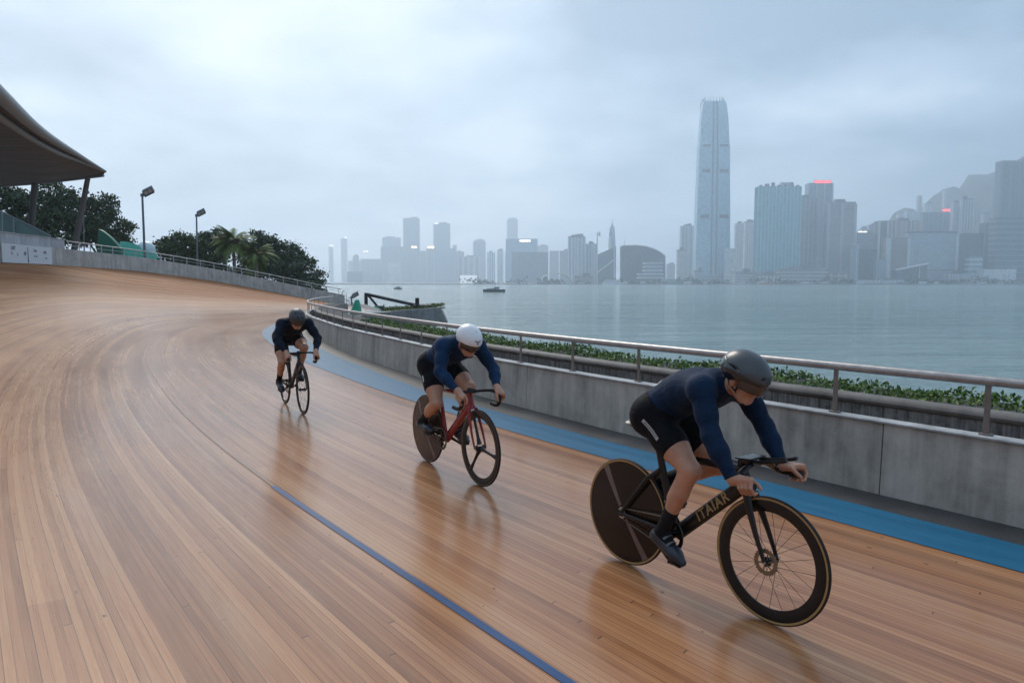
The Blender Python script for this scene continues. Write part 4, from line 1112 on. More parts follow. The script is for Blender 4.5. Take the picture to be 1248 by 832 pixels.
# -- helmets (lower edge heights in the head's own frame)
def edge_aero(f, l): return .004 + .20 * np.maximum(0, .0 - f) * -.28 + .035 * np.maximum(0, f / .12) ** 1.5 * 0 + .010 - .030 * np.exp(-((f + .035) / .05) ** 2)
def edge_round(f, l): return .012 + .012 * np.maximum(0, f / .1) - .020 * np.exp(-((f + .04) / .05) ** 2)
HC1 = dict(r=(.142, .104, .112), c=(.0, 0, .034), tail=.030, edge=edge_aero, vents=[(.128, .034, .060, .02, .010, .010), (.128, -.034, .060, .02, .010, .010), (-.02, .106, .06, .040, .012, .010), (-.02, -.106, .06, .040, .012, .010)],
           split=lambda f, l: .052 - .30 * f * .55 + 0 * l, m=helm_grey, visor=(-.040, .012), sock=.63)
HC2 = dict(r=(.138, .103, .114), c=(.0, 0, .036), tail=.026, edge=edge_round, vents=[(.08, .0, .136, .03, .006, .012)], m=helm_white, visor=(-.042, .014), sock=.60)
HC3 = dict(r=(.134, .103, .112), c=(.0, 0, .036), tail=.020, edge=edge_round, vents=[(.118, .03, .085, .03, .010, .012), (.118, -.03, .085, .03, .010, .012), (.06, .05, .13, .035, .010, .02), (.06, -.05, .13, .035, .010, .02)], m=helm_dark, visor=(-.034, .010), sock=.62)
# ---------------------------------------------------------------- rider in front
z1 = track_z(1.03, 4.15)
bk1, P1, u1, o1 = bicycle((.71, 4.58), (1.36, 3.72), 'black racing bicycle with gold lettering and a solid rear disc, nearest the wall', carbon, carbon, 'spoked', 'disc', tan, 'base', -52, 'ITAIAR', z1, sad=(.17, .915))
g1 = gripped((1.028, .207, .7565), (1, 0, .16))
J1 = pose(P1, (.28, 0, 1.0), (.70, .178, 1.205), (.69, 0, 1.238), (.54, 0, 1.185), (.395, 0, 1.12), (.842, 0, 1.272), g1, 48, 30, (.008, -.008))
b1, J1, hp1, HA1, f1, A21, A31 = rider(None, J1, R(24), 0, HC1, g1, 'rider in front in a navy jersey and grey helmet with black lower shell', .005, (navy, black_f), .65, *place(bk1))
t1 = J1['knR'] - J1['hipR']
sticker(b1, 'printed_strip', print_grey, J1['hipR'] + t1 * .12 + np.array([.0, 0, .01]), J1['hipR'] + t1 * .46 + np.array([0, 0, .005]), .011, f1, (0, -1, .1))
for q in np.linspace(.17, .42, 9):
    sticker(b1, 'printed_mark', print_dark, J1['hipR'] + t1 * (q - .008) + np.array([0, 0, .008]), J1['hipR'] + t1 * (q + .006) + np.array([0, 0, .008]), .006, f1, (0, -1, .1), 4, .0082)
sticker(b1, 'back_number', print_white, J1['lum'] + np.array([-.08, -.05, .0]), J1['lum'] + np.array([-.02, -.055, .03]), .028, f1, (-.4, -.25, 1), 6)
# ---------------------------------------------------------------- second rider
z2 = track_z(-.55, 6.8)
bk2, P2, u2, o2 = bicycle((-.84, 7.22), (-.27, 6.33), 'dark red racing bicycle with a disc rear wheel under the white-helmeted rider', red_p, red_p, 'blade', 'disc', tan_dk, 'drop', 168, None, z2, rim_in=.262, sad=(.18, .915))
g2 = gripped((1.032, .185, .780), (.75, 0, -.42))
J2 = pose(P2, (.25, 0, .998), (.69, .178, 1.205), (.68, 0, 1.238), (.53, 0, 1.178), (.37, 0, 1.105), (.835, 0, 1.255), g2, 22, 30, (.008, -.008), (.7, .7))
b2, J2, hp2, HA2, f2, A22, A32 = rider(None, J2, R(30), R(3), HC2, g2, 'middle rider in a blue jersey and a plain white helmet', .006, (fabric('blue_fabric', (.005, .027, .072)), black_f), .65, *place(bk2))
t2 = J2['knR'] - J2['hipR']
sticker(b2, 'printed_mark', print_white, J2['hipR'] + t2 * .30, J2['hipR'] + t2 * .46, .009, f2, (0, -1, .1), 6)
# small dark winged emblem on the front of the white helmet
em = MB()
def onshell(l, u):
    lo_, hi_ = .0, .25
    c_, r_ = np.array(HC2['c']), np.array(HC2['r'])
    q = 1 - ((l - c_[1]) / r_[1]) ** 2 - ((u - c_[2]) / r_[2]) ** 2
    return hp2(c_[0] + r_[0] * math.sqrt(max(q, .01)) + .003, l, u)
def emb(poly):
    em.add([tuple(onshell(l, u)) for l, u in poly], [tuple(range(len(poly)))])
emb([(-.003, .050), (.003, .050), (.004, .072), (-.004, .072)]); emb([(.003, .070), (.030, .084), (.026, .088), (.002, .078)]); emb([(-.003, .070), (-.030, .084), (-.026, .088), (-.002, .078)])
hel2 = [c for c in b2.children if c.name.startswith('helmet')][0]
eo = em.build('emblem', print_dark, hel2); eo.modifiers.new('solid', 'SOLIDIFY').thickness = .0015
# ---------------------------------------------------------------- rider behind
z3 = track_z(-3.07, 10.28)
bk3, P3, u3, o3 = bicycle((-3.34, 10.75), (-2.8, 9.81), 'black racing bicycle with two spoked wheels, farthest up the track', carbon, carbon, 'spoked', 'spoked', tan_dk, 'drop', 212, None, z3, rim_in=.285, sad=(.18, .915))
g3 = gripped((1.036, .185, .772), (.7, 0, -.5))
J3 = pose(P3, (.245, 0, .998), (.69, .182, 1.205), (.68, 0, 1.238), (.53, 0, 1.18), (.37, 0, 1.105), (.825, 0, 1.268), g3, 40, 20, (.0, 0), (1.3, 1.3))
b3, J3, hp3, HA3, f3, A23, A33 = rider(None, J3, R(30), R(4), HC3, g3, 'rider farthest back in an almost black suit and round charcoal helmet', .008, (navy_dk, black_f), .65, *place(bk3))
t3 = J3['knR'] - J3['hipR']
sticker(b3, 'printed_mark', print_white, J3['hipR'] + t3 * .30, J3['hipR'] + t3 * .46, .012, f3, (0, -1, .1), 6, .010)
# ================================================================== grandstand canopy, lamps, trees on the left
can = empty('stand_canopy', tuple(at(60, 240, 40)), 0, 'dark curved stand roof with a sweeping double edge, cut by the left picture edge', 'canopy')
cl_ = can.location
def rel(v): return (v[0] - cl_.x, v[1] - cl_.y, v[2] - cl_.z)
FR = [at(128.5, 209.5, 40), at(100, 192.5, 37), at(50, 161, 31.5), at(0, 116, 26.5), at(-60, 50, 22), at(-120, -30, 18.5)]
BK = [at(126, 213.5, 40.2), at(98, 217, 42), at(60, 221.5, 44), at(0, 227, 47), at(-80, 236, 50), at(-170, 246, 53)]
F_ = catmull([rel(v) for v in FR], 40); B_ = catmull([rel(v) for v in BK], 40)
def sag(t): return -.35 * math.sin(math.pi * t)
rows = [[tuple(F_[i] * (1 - t) + B_[i] * t + np.array([0, 0, sag(t) * min(1, i / 12)])) for t in np.linspace(0, 1, 18)] for i in range(40)]
top = [[(p[0], p[1], p[2] + .40 * min(1, .15 + i / 14) * (1 - .5 * abs(2 * j / 17 - 1))) for j, p in enumerate(r)] for i, r in enumerate(rows)]
m = MB(); m.grid(rows); m.grid(top)
for i in range(39): m.add([rows[i][0], rows[i + 1][0], top[i + 1][0], top[i][0]], [(0, 1, 2, 3)]); m.add([rows[i][-1], rows[i + 1][-1], top[i + 1][-1], top[i][-1]], [(0, 1, 2, 3)])
def soffit_mat():
    k = NT('canopy_soffit'); uv = k.coord('Object'); s = k.sep(uv)
    st = k.node('ShaderNodeTexWave', wave_type='BANDS', bands_direction='Y'); st.inputs['Scale'].default_value = .55; st.inputs['Distortion'].default_value = .0; k.l(uv, st.inputs['Vector'])
    n = k.noise(k.mapv(uv, (.2, 1.5, 1)), 1.2, 4)
    f = k.math('ADD', k.math('MULTIPLY', st.outputs['Fac'], .16), k.math('MULTIPLY', n, .8))
    k.set(k.ramp(f, [(.25, (.095, .070, .060)), (.7, (.17, .13, .112))]), .6); k.bump(st.outputs['Fac'], .3, .03); return k.m
m.build('roof_shell', soffit_mat(), can, smooth=True)
edge_m = steel_mat('canopy_edge_metal', (.30, .31, .32), .45, .4)
MB().tube([tuple(p + np.array([0, 0, .02])) for p in F_], [max(.05, .26 * min(1, i / 30 + .25)) for i in range(40)], 12).build('edge_beam', edge_m, can, smooth=True)
MB().tube([tuple(p * .93 + B_[i] * .07 + np.array([0, 0, -.22 * min(1, i / 10)])) for i, p in enumerate(F_)], [max(.04, .16 * min(1, i / 30 + .25)) for i in range(40)], 10).build('edge_beam', edge_m, can, smooth=True)
MB().tube([tuple(p + np.array([0, 0, -.03])) for p in B_], .07, 8).build('edge_beam', edge_m, can, smooth=True)
colm = simple('column_paint', (.115, .105, .10), .55, .1, .4, 0, .2, 3)
for (pt, pb, Y, r0, r1) in (((42.5, 223), (37, 287), 43, .17, .20), ((107, 217), (92, 296), 41, .13, .20)):
    a, b = at(*pt, Y), at(*pb, Y); d_ = (b - a); b = a + d_ * ((a.z - 0) / (a.z - b.z))
    MB().tube([rel(a), rel(a.lerp(b, .5)), rel(b)], [r0, (r0 + r1) / 2, r1], 16).build('column', colm, can, smooth=True)
# glass balustrade of the stand stair
gb = empty('glass_balustrade', tuple(at(20, 290, 39)), 0, 'sloping greenish glass balustrade under the stand roof', 'balustrade')
def relg(v): return (v[0] - gb.location.x, v[1] - gb.location.y, v[2] - gb.location.z)
gk = NT('balustrade_glass'); gk.set((.20, .33, .33), .08, 0, .5); gk.b.inputs['Alpha'].default_value = .62
pA = [(-70, 222), (0, 256.5), (30, 271), (62, 287), (62, 292), (-70, 292)]
mb = MB(); fr = [at(x, y, 38.6 + .02 * max(0, 40 - x)) for x, y in pA]; n_ = len(fr)
mb.add([relg(v) for v in fr] + [relg(v + Vector((.0, .03, 0))) for v in fr], [tuple(range(n_)), tuple(range(2 * n_ - 1, n_ - 1, -1))] + [(i, (i + 1) % n_, n_ + (i + 1) % n_, n_ + i) for i in range(n_)])
mb.build('glass_pane', gk.m, gb)
MB().tube([relg(v) for v in fr[:4]], .035, 8).build('top_rail', galv, gb, smooth=True)
for x, y0 in ((3, 257), (17, 264.5), (31, 271.5), (46, 279)):
    a, b = at(x, y0, 39.2), at(x + .5, 293, 39.2); MB().tube([relg(a), relg(b)], .028, 6).build('post', galv, gb, smooth=True)
# pale parapet panel on the wall below the stand
pn = empty('parapet_panel', (0, 0, 0), 0, 'pale blue grey parapet panel standing on the outer wall below the stand', 'panel')
def arc_px(px, lo=.3):
    best, bi = 1e9, 0
    for i in range(60, NS):
        v = OUT[i]
        if v[1] < 8: continue
        q = 624 + FP * v[0] / v[1]
        if abs(q - px) < best and v[0] < -10: best, bi = abs(q - px), i
    return OA[bi]
aA, aB = arc_px(6), arc_px(85)
mb = MB(); swept(mb, aA, aB, [(.05, HO + .004), (.05, HO + .43), (.18, HO + .43), (.18, HO + .004)], .4, opt)
mb.build('panel_body', concrete_mat('pale_panel', (.40, .43, .46)), pn, bevel=.01)
cp = MB(); swept(cp, aA - .05, aB + .02, [(.02, HO + .434), (.02, HO + .47), (.21, HO + .47), (.21, HO + .434)], .4, opt); cp.build('coping', conc_pale, pn)
# two printed boards fixed to the wall
sign_m = simple('sign_white', (.62, .66, .70), .5, 0, .4, 0, .05, 3); ink = simple('sign_ink', (.14, .17, .21), .6)
def board(x0, x1, label, marks):
    a0, a1 = arc_px(x0), arc_px(x1); r_ = empty('sign_board', (0, 0, 0), 0, label, 'sign', 'printed boards on the outer wall')
    mb = MB(); swept(mb, a0, a1, [(-.05, .015), (-.05, HO - .01), (-.015, HO - .01), (-.015, .015)], .4, opt); mb.build('board', sign_m, r_)
    A_ = Vector(opt(a0, -.055, 0)); B2 = Vector(opt(a1, -.055, 0)); L = a1 - a0
    xd = (B2 - A_).normalized()
    for (body, u, z, sz) in marks:
        c_ = A_.lerp(B2, u) + Vector((0, 0, z)); me = text_mesh(body, sz, .002, 0, .004)
        place_text(me, 'lettering', ink, r_, tuple(c_ + Vector((xd.y, -xd.x, 0)) * .004), xd, (0, 0, 1))
    return r_
board(5.2, 34.2, 'white printed board with a dark heading on the outer wall, beside the darker wall end', [('OIT', .42, .64, .22), ('1 I', .36, .42, .15), ('5', .58, .38, .14), ('Ell', .88, .44, .20)])
board(35.2, 63.5, 'white printed board with four small dark marks on the bare concrete side of the wall', [('l Aw', .30, .60, .15), ('w  wn', .30, .36, .12), ('UA', .70, .56, .19), ('w-n', .74, .30, .12)])
post = MB(); a_ = arc_px(34.7); b0 = opt(a_, -.045, .05); post.tube([b0, (b0[0], b0[1], b0[2] + .68)], [.035, .02], 8); 
tag(post.build('marker_post', ink), 'slim dark post between the two white printed boards', 'post')
# green fin, tarpaulins, dome beyond the outer wall
def extrude_px(name, pts, Y, dep, mat, label, cat, group=None, bev=.03, zb=None):
    o = at(*pts[0], Y); fr = [at(x, y, Y) - o for x, y in pts]; n_ = len(fr); mb = MB()
    mb.add([tuple(v) for v in fr] + [tuple(v + Vector((0, dep, 0))) for v in fr], [tuple(range(n_)), tuple(range(2 * n_ - 1, n_ - 1, -1))] + [(i, (i + 1) % n_, n_ + (i + 1) % n_, n_ + i) for i in range(n_)])
    ob = mb.build(name, mat, None, bevel=bev, loc=o); return tag(ob, label, cat, group)
green_d = simple('green_panel', (.012, .15, .095), .5, 0, .4, 0, .15, 2); green_l = simple('green_tarp', (.06, .36, .27), .55, 0, .4, 0, .2, 2, .3, .03)
cv = catmull([(119.5, 279), (124, 281), (133, 288), (141, 296), (147, 303)], 14)
extrude_px('curved_fin', [(118.5, 335)] + [(118.5, 300)] + [tuple(v) for v in cv] + [(147, 335)], 48.5, .35, green_d, 'tall dark green curved fin rising behind the outer wall', 'screen')
def tarp(name, pts, base_y, Y, dep, mat, label):
    """a cover draped over a ridge: ridge line in the picture, sides running down front and back"""
    o = at(pts[0][0], base_y, Y); rg = [at(x, y, Y + dep / 2) - o for x, y in pts]; n_ = len(rg); mb = MB(); rows = []
    zb = -o.z - .3
    for s_ in np.linspace(-1, 1, 13):
        row = []
        for i, v in enumerate(rg):
            dz = v.z * (1 - abs(s_) ** 1.6) + zb * abs(s_) ** 1.6 + .06 * math.sin(i * 2.1 + s_ * 5)
            row.append((v.x, v.y + s_ * dep / 2, dz))
        rows.append(row)
    mb.grid(rows); ob = mb.build(name, mat, None, smooth=True, loc=o); ob.modifiers.new('solid', 'SOLIDIFY').thickness = .03
    return tag(ob, label, 'tarpaulin')
tarp('draped_tarpaulin', [(143, 303), (147, 295), (153, 293.5), (160, 296), (170, 300), (180, 304.5), (189, 308), (193, 314)], 316, 50, 3.0, green_l, 'pale green tarpaulin draped in a low ridge behind the outer wall')
dm = MB(); dm.lathe([(.62 * math.cos(t), .62 * math.sin(t)) for t in np.linspace(0, math.pi / 2, 10)], axis='z', n=24); dc = at(178, 305, 52)
dm.lathe([(.62, 0), (.62, -dc.z - .1)], axis='z', n=24)
tag(dm.build('white_dome', simple('dome_skin', (.50, .62, .66), .35, 0, .5, 0, .08, 3), None, smooth=True, loc=dc), 'small pale rounded dome beside the first lamp pole', 'dome')
# lamps
lamp_m = steel_mat('lamp_pole_steel', (.16, .18, .20), .5, .5); lamp_glass = simple('lamp_glass', (.55, .6, .64), .15)
def flood_lamp(base_px, top_px, Y, hx, label, s=1.0):
    a, b = at(*base_px, Y), at(*top_px, Y); zb = 0.0
    r_ = empty('flood_lamp', (a.x, a.y, zb), 0, label, 'lamp', 'floodlight poles behind the outer wall')
    tp = b - Vector((a.x, a.y, zb)); tp.x *= .3
    m = MB(); m.tube([(0, 0, 0), (tp.x * .5, 0, tp.z * .5), (tp.x, 0, tp.z)], [.09 * s, .08 * s, .065 * s], 12); m.build('pole', lamp_m, r_, smooth=True)
    m = MB(); m.tube([(tp.x - .1 * s, 0, tp.z - .02), (tp.x + .12 * s, 0, tp.z + .04)], .05 * s, 8); m.box((tp.x, 0, tp.z - .1), (.2 * s, .16 * s, .12 * s)); m.build('bracket', lamp_m, r_)
    hd = MB(); A_ = R(26)
    def q(u, v, w): return (tp.x + .10 * s + (u * math.cos(A_) - w * .1) * s, (v * .80 + w * .55) * s, tp.z + (u * math.sin(A_) - v * .58 + w * .8 - .02) * s)
    # open tray housing with two lamps, tilted up
    L_, H2, D2 = .70, .15, .54
    for (u0, u1, v0, v1, w0, w1) in ((0, L_, -D2 / 2, D2 / 2, .12, H2), (0, .05, -D2 / 2, D2 / 2, -.05, .12), (L_ - .05, L_, -D2 / 2, D2 / 2, -.05, .12), (0, L_, -D2 / 2, -D2 / 2 + .04, -.03, .12), (0, L_, D2 / 2 - .04, D2 / 2, -.03, .12), (L_ * .48, L_ * .52, -D2 / 2, D2 / 2, -.03, .12)):
        hd.add([q(u, v, w) for u in (u0, u1) for v in (v0, v1) for w in (w0, w1)], [(0, 1, 3, 2), (4, 6, 7, 5), (0, 4, 5, 1), (2, 3, 7, 6), (0, 2, 6, 4), (1, 5, 7, 3)])
    h_ = hd.build('lamp_head', lamp_m, r_)
    for c_ in (.25, .73):
        g_ = MB(); g_.add([q(L_ * c_ - .14, -.17, .02), q(L_ * c_ + .14, -.17, .02), q(L_ * c_ + .14, .17, .02), q(L_ * c_ - .14, .17, .02), q(L_ * c_ - .12, -.15, .1), q(L_ * c_ + .12, -.15, .1), q(L_ * c_ + .12, .15, .1), q(L_ * c_ - .12, .15, .1)], [(0, 1, 2, 3), (4, 7, 6, 5), (0, 4, 5, 1), (1, 5, 6, 2), (2, 6, 7, 3), (3, 7, 4, 0)]); g_.build('lamp_glass', lamp_glass, h_)
    return r_
flood_lamp((176.5, 312), (173, 236.5), 46.5, 1, 'taller grey floodlight pole rising beside the green tarpaulin', .92)
flood_lamp((240, 323), (243, 261.5), 53.5, 1, 'shorter grey floodlight pole in front of the dark trees', .82)
l3 = flood_lamp((101, 300), (107.5, 236.5), 52, 1, 'small lamp half hidden behind the leaning stand column', .55)
# ------------------------------------------------------------------ trees
bark = simple('bark', (.075, .058, .045), .9, 0, .3, 0, .3, 6, .6, .03)
leaf_dark = leaf_mat('dark_leaf', (.014, .034, .014), (.034, .076, .028), (.08, .13, .05), .5)
leaf_mid = leaf_mat('mid_leaf', (.018, .042, .013), (.042, .085, .025), (.095, .15, .045), .5)
def tree(name, base, Y, blobs, dep, mat, label, n, size=.2, cat='tree'):
    """blobs: (px, py, rx, ry) in the photograph, given depth and real size"""
    o = at(*base, Y); o.z = 0.0; r_ = empty(name, o, 0, label, cat, 'trees behind the outer wall')
    B = []
    for (bx, by, rx, ry) in blobs:
        c_ = at(bx, by, Y + rng.uniform(-.3, .3) * dep); B.append((np.array(c_ - o), rx / FP * Y, ry / FP * Y))
    mt = MB(); bl = np.array([b[0] for b in B]); cz = bl.mean(0)
    fork = np.array([cz[0] * .4, cz[1] * .4, max(1.2, bl[:, 2].min() * .7)])
    mt.tube([(0, 0, 0), tuple(fork * .5 + rng.normal(size=3) * .04), tuple(fork)], [.26, .2, .17], 9)
    cen = []
    w_ = np.array([b[1] * b[2] for b in B]); w_ = w_ / w_.sum()
    for (c_, rx, rz), q in zip(B, w_):
        mid = fork * .5 + c_ * .5 + rng.normal(size=3) * .2; mt.tube([tuple(fork), tuple(mid), tuple(c_)], [.12, .08, .03], 6)
        ncl = max(8, int(60 * q * len(B) / 2.2))
        for _ in range(ncl):
            d = rng.normal(size=3); d /= np.linalg.norm(d); rad = rng.uniform(.45, 1.03)
            cc = c_ + d * np.array([rx, min(dep, rx * 1.1), rz]) * rad
            if rng.uniform() < .35: mt.tube([tuple(c_ * .5 + cc * .5), tuple(cc)], [.03, .012], 5)
            m_ = int(n * q / ncl); sp = rng.uniform(.16, .36) * min(1, .5 + rx / 3)
            t_ = rng.normal(size=(m_, 3)) * np.array([sp, sp, sp * .55]) + cc
            cen.extend(t_)
    mt.build('trunk', bark, r_, smooth=True)
    ml = MB(); leaves(ml, cen, size, .5, .62); ml.build('crown', mat, r_, fix=False); return r_
tree('broadleaf_tree', (30, 300), 58, [(-20, 262, 34, 26), (10, 258, 30, 24), (38, 248, 28, 20), (62, 238, 26, 15), (84, 250, 20, 18), (45, 272, 36, 20), (75, 275, 30, 20), (20, 240, 22, 12), (60, 226, 18, 6), (0, 285, 30, 18), (40, 290, 40, 12)], 3.2, leaf_dark, 'large dark broadleaf tree crowding behind the stand columns', 15000, .26)
tree('broadleaf_tree', (118, 300), 60, [(110, 262, 22, 20), (130, 258, 12, 12), (133, 246, 10, 7), (125, 278, 22, 16), (145, 285, 14, 10), (155, 276, 10, 6), (100, 285, 20, 16), (150, 296, 12, 8), (112, 243, 8, 7)], 2.4, leaf_dark, 'dark ragged tree between the leaning column and the taller lamp pole', 8000, .24)
tree('broadleaf_tree', (222, 325), 64, [(205, 300, 17, 12), (222, 294, 18, 10), (236, 300, 16, 14), (215, 312, 24, 12), (240, 315, 16, 10), (215, 325, 22, 9), (238, 328, 20, 8)], 2.6, leaf_mid, 'rounded lighter green tree left of the shorter lamp pole', 7500, .24)
tree('broadleaf_tree', (258, 325), 66, [(252, 298, 14, 14), (262, 288, 10, 8), (255, 312, 20, 12), (268, 305, 12, 16), (246, 289, 6, 5), (258, 326, 22, 10), (275, 334, 20, 9)], 2.4, leaf_dark, 'dark narrow tree between the shorter lamp pole and the palm', 5500, .24)
tree('broadleaf_tree', (345, 340), 68, [(312, 292, 14, 10), (328, 296, 16, 11), (322, 308, 22, 16), (345, 308, 20, 16), (360, 318, 20, 16), (374, 328, 16, 14), (386, 338, 12, 10), (345, 325, 30, 16), (372, 345, 22, 10), (330, 325, 26, 18), (392, 350, 7, 7), (352, 300, 9, 7), (310, 338, 22, 10), (345, 345, 26, 9), (300, 325, 14, 14)], 3.2, leaf_dark, 'broad dark tree stepping down toward the water right of the palm', 14000, .25)
def palm(base, crown, Y, label):
    o = at(*base, Y); o.z = 0; r_ = empty('palm_tree', o, 0, label, 'palm', 'trees behind the outer wall')
    c_ = np.array(at(*crown, Y) - o); mt = MB()
    mt.tube([(0, 0, 0), tuple(c_ * .5 + np.array([.12, 0, 0])), tuple(c_)], [.2, .14, .12], 10); mt.build('trunk', simple('palm_bark', (.20, .17, .14), .9, 0, .3, 0, .3, 9), r_, smooth=True)
    ml = MB(); mr = MB()
    for q in range(64):
        az = rng.uniform(0, 2 * math.pi); el = rng.uniform(R(-5), R(80)); L = rng.uniform(1.3, 2.3)
        h_ = np.array([math.cos(az), math.sin(az), 0]); pts = []
        for t in np.linspace(0, 1, 16):
            e = el - t * R(95) * (1.1 - .4 * math.sin(el)); 
            pts.append(np.array(c_) if t == 0 else pts[-1] + (h_ * math.cos(e) + np.array([0, 0, math.sin(e)])) * L / 15)
        mr.tube([tuple(p) for p in pts], [.022 * (1 - .8 * t) for t in np.linspace(0, 1, 16)], 4)
        for i in range(2, 16):
            sd_ = np.cross(pts[i] - pts[i - 1], (0, 0, 1.)); sd_ /= np.linalg.norm(sd_) + 1e-6; tg = norm(pts[i] - pts[i - 1])
            for sg in (-1, 1):
                for k_ in range(3):
                    ll = (.50 * math.sin(math.pi * min(1, (i + .8) / 16.5)) + .12) * rng.uniform(.8, 1.15); b0 = pts[i] - tg * k_ * .05
                    tip = b0 + sd_ * sg * ll * .7 + tg * ll * .55 + np.array([0, 0, -.35 * ll]); w2 = tg * .026
                    ml.add([b0 - w2, b0 + w2, tip], [(0, 1, 2)])
    mr.build('frond_stalks', simple('palm_stalk', (.16, .19, .05), .6), r_); ml.build('crown', leaf_mat('palm_leaf', (.04, .075, .014), (.09, .14, .028), (.19, .24, .055), .62), r_, fix=False); return r_
palm((284, 345), (284, 296), 60, 'yellow green palm with long drooping fronds in front of dark trees')
palm((312, 345), (311, 312), 61, 'smaller palm tucked low at the right of the tall palm')
# ------------------------------------------------------------------ pier head beyond the hedge
def prow():
    Y0, Y1 = 58.5, 65.0
    o = at(480, 390, Y0); r_ = empty('concrete_pier', o, 0, 'concrete wedge shaped pier head with grass on top, jutting over the water', 'pier')
    pf = [(424, 386), (446, 381.5), (490, 378), (536, 374.3), (546.5, 394.5), (532, 398), (470, 400), (424, 402)]
    fr = [at(x, y, Y0) - o for x, y in pf]; n_ = len(fr)
    bk = [Vector((v.x * .92 - .3, Y1 - Y0, v.z)) for v in fr]; mb = MB()
    mb.add([tuple(v) for v in fr + bk], [tuple(range(n_)), tuple(range(2 * n_ - 1, n_ - 1, -1))] + [(i, (i + 1) % n_, n_ + (i + 1) % n_, n_ + i) for i in range(n_)])
    mb.build('deck_block', concrete_mat('pier_concrete', (.23, .225, .225)), r_, bevel=.05)
    b2 = MB(); x0 = (at(436, 390, Y0) - o).x; x1 = (at(512, 390, Y0) - o).x; zt = (at(470, 399.8, Y0) - o).z; b2.box(((x0 + x1) / 2, 3.2, (zt - .03 + (-4.6 - o.z)) / 2), (x1 - x0, 4.6, zt - .03 - (-4.6 - o.z)))
    b2.build('pier_base', concrete_mat('wet_concrete', (.12, .12, .12)), r_, bevel=.04)
    return o
prow()
gs = MB(); tops = [(441, 382.6), (446, 381.3), (490, 377.8), (532, 374.4)]; cen = []
for _ in range(5200):
    t = rng.uniform(0, 3); i = int(t); fr_ = t - i; x = tops[i][0] * (1 - fr_) + tops[i + 1][0] * fr_; y = tops[i][1] * (1 - fr_) + tops[i + 1][1] * fr_
    v = at(x, y, 58.5); dy = rng.uniform(.1, 5.8); cen.append((v.x * 1.0 + .02 * dy, v.y + dy, v.z + rng.uniform(.0, .14)))
leaves(gs, cen, .20, .9, .35)
g_ = gs.build('grass', leaf_mat('grass_blade', (.05, .07, .012), (.11, .15, .03), (.22, .24, .07)), None, fix=False); g_['kind'] = 'stuff'
# black hoist frame on it
hf_ = empty('hoist_frame', tuple(at(446, 381, 59.5)), 0, 'black steel hoist frame with a long sloping boom on the pier head', 'hoist')
blk = simple('hoist_black', (.012, .014, .018), .5, .2)
def hp_(x, y, dy=0): 
    v = at(x, y, 59.5) - hf_.location; return (v.x, v.y + dy, v.z)
for nm, a, b, w_ in (('post', (446.3, 382.5), (446.0, 357), .2), ('boom', (445.2, 358.2), (526, 376.2), .17), ('brace', (448.5, 359.5), (461.5, 375), .13)):
    m = MB(); pa, pb = Vector(hp_(*a)), Vector(hp_(*b)); m.tube([pa, pb], w_ * .72, 4); m.build(nm, blk, hf_)
m = MB(); c_ = hp_(516, 374.5); m.box(c_, (1.6, .8, .42)); m.box(hp_(508.5, 368.5), (.3, .3, .75)); m.build('winch', blk, hf_, bevel=.03)
m = MB(); m.box(hp_(462.5, 376.5), (.7, .6, .55)); m.tube([hp_(467, 377), hp_(468, 370.5)], .05, 6); m.build('motor_box', simple('hoist_grey', (.06, .075, .085), .5, .3), hf_, bevel=.03)
m = MB(); m.box(hp_(528, 375), (1.9, .5, .10)); m.build('timber_beam', simple('old_timber', (.22, .18, .11), .85, 0, .3, 0, .3, 8), hf_)
# green wrapped cone and box beside it
def lump(name, pts, Y, mat, label, cat):
    """revolved draped cover; pts (half width px, y px) down a centre line"""
    cx = pts[0][0]; o = at(cx, pts[-1][2], Y); mb = MB(); rows = []
    for (c_, hw, y) in pts:
        v = at(c_, y, Y) - o; r0 = hw / FP * Y
        rows.append([(v.x + r0 * math.cos(w) * (1 + .10 * math.sin(5 * w + y)), r0 * .8 * math.sin(w) * (1 + .1 * math.cos(4 * w)), v.z) for w in np.linspace(0, 2 * math.pi, 25)])
    mb.grid(rows); return tag(mb.build(name, mat, None, smooth=True, loc=o), label, cat)
gcone = simple('green_cover', (.015, .30, .18), .5, 0, .4, 0, .2, 3, .3, .02)
lump('covered_buoy', [(435, .1, 364.5), (435, 2.4, 365.5), (435, 3.8, 370), (434.5, 5.6, 376), (434, 7.2, 381), (434, 7.6, 383.2)], 40.2, gcone, 'bright green tapered cover standing left of the black hoist frame', 'cover')
extrude_px('covered_crate', [(447, 383), (448, 375), (456, 373.5), (463, 375.5), (463, 382)], 58.9, 1.2, gcone, 'low green covered crate behind the hoist brace', 'crate', None, .08)
l4 = flood_lamp((429, 375), (426, 361.5), 56, 1, 'dark little lamp above the green cover at the wall end', .75)
# pipe rail running down beyond the outer wall
er = empty('pipe_rail', tuple(e0), 0, 'thin pipe rail running down past the end of the outer wall', 'railing')
P0 = [e0 - e0, at(414, 362.5, 59.5) - e0, at(431, 369.5, 61) - e0]
MB().tube([tuple(v) for v in P0], .03, 8).build('handrail', galv, er, smooth=True)
for t in (.25, .5, .75, 1):
    v = P0[0].lerp(P0[2], t); MB().tube([tuple(v), (v.x, v.y, -e0.z - .05)], .022, 6).build('post', galv, er, smooth=True)
# ================================================================== far shore: skyline across the harbour
SHORE = 1400.0
LANDZ = -2.4
pl_ = [(-2600, SHORE), (1500, SHORE), (2600, 1500), (3500, 4900), (-2900, 4900)]
lm = MB(); lm.prism(pl_, -5.2, LANDZ); lo_ = lm.build('far_shore', concrete_mat('far_paving', (.17, .17, .165))); lo_['kind'] = 'structure'
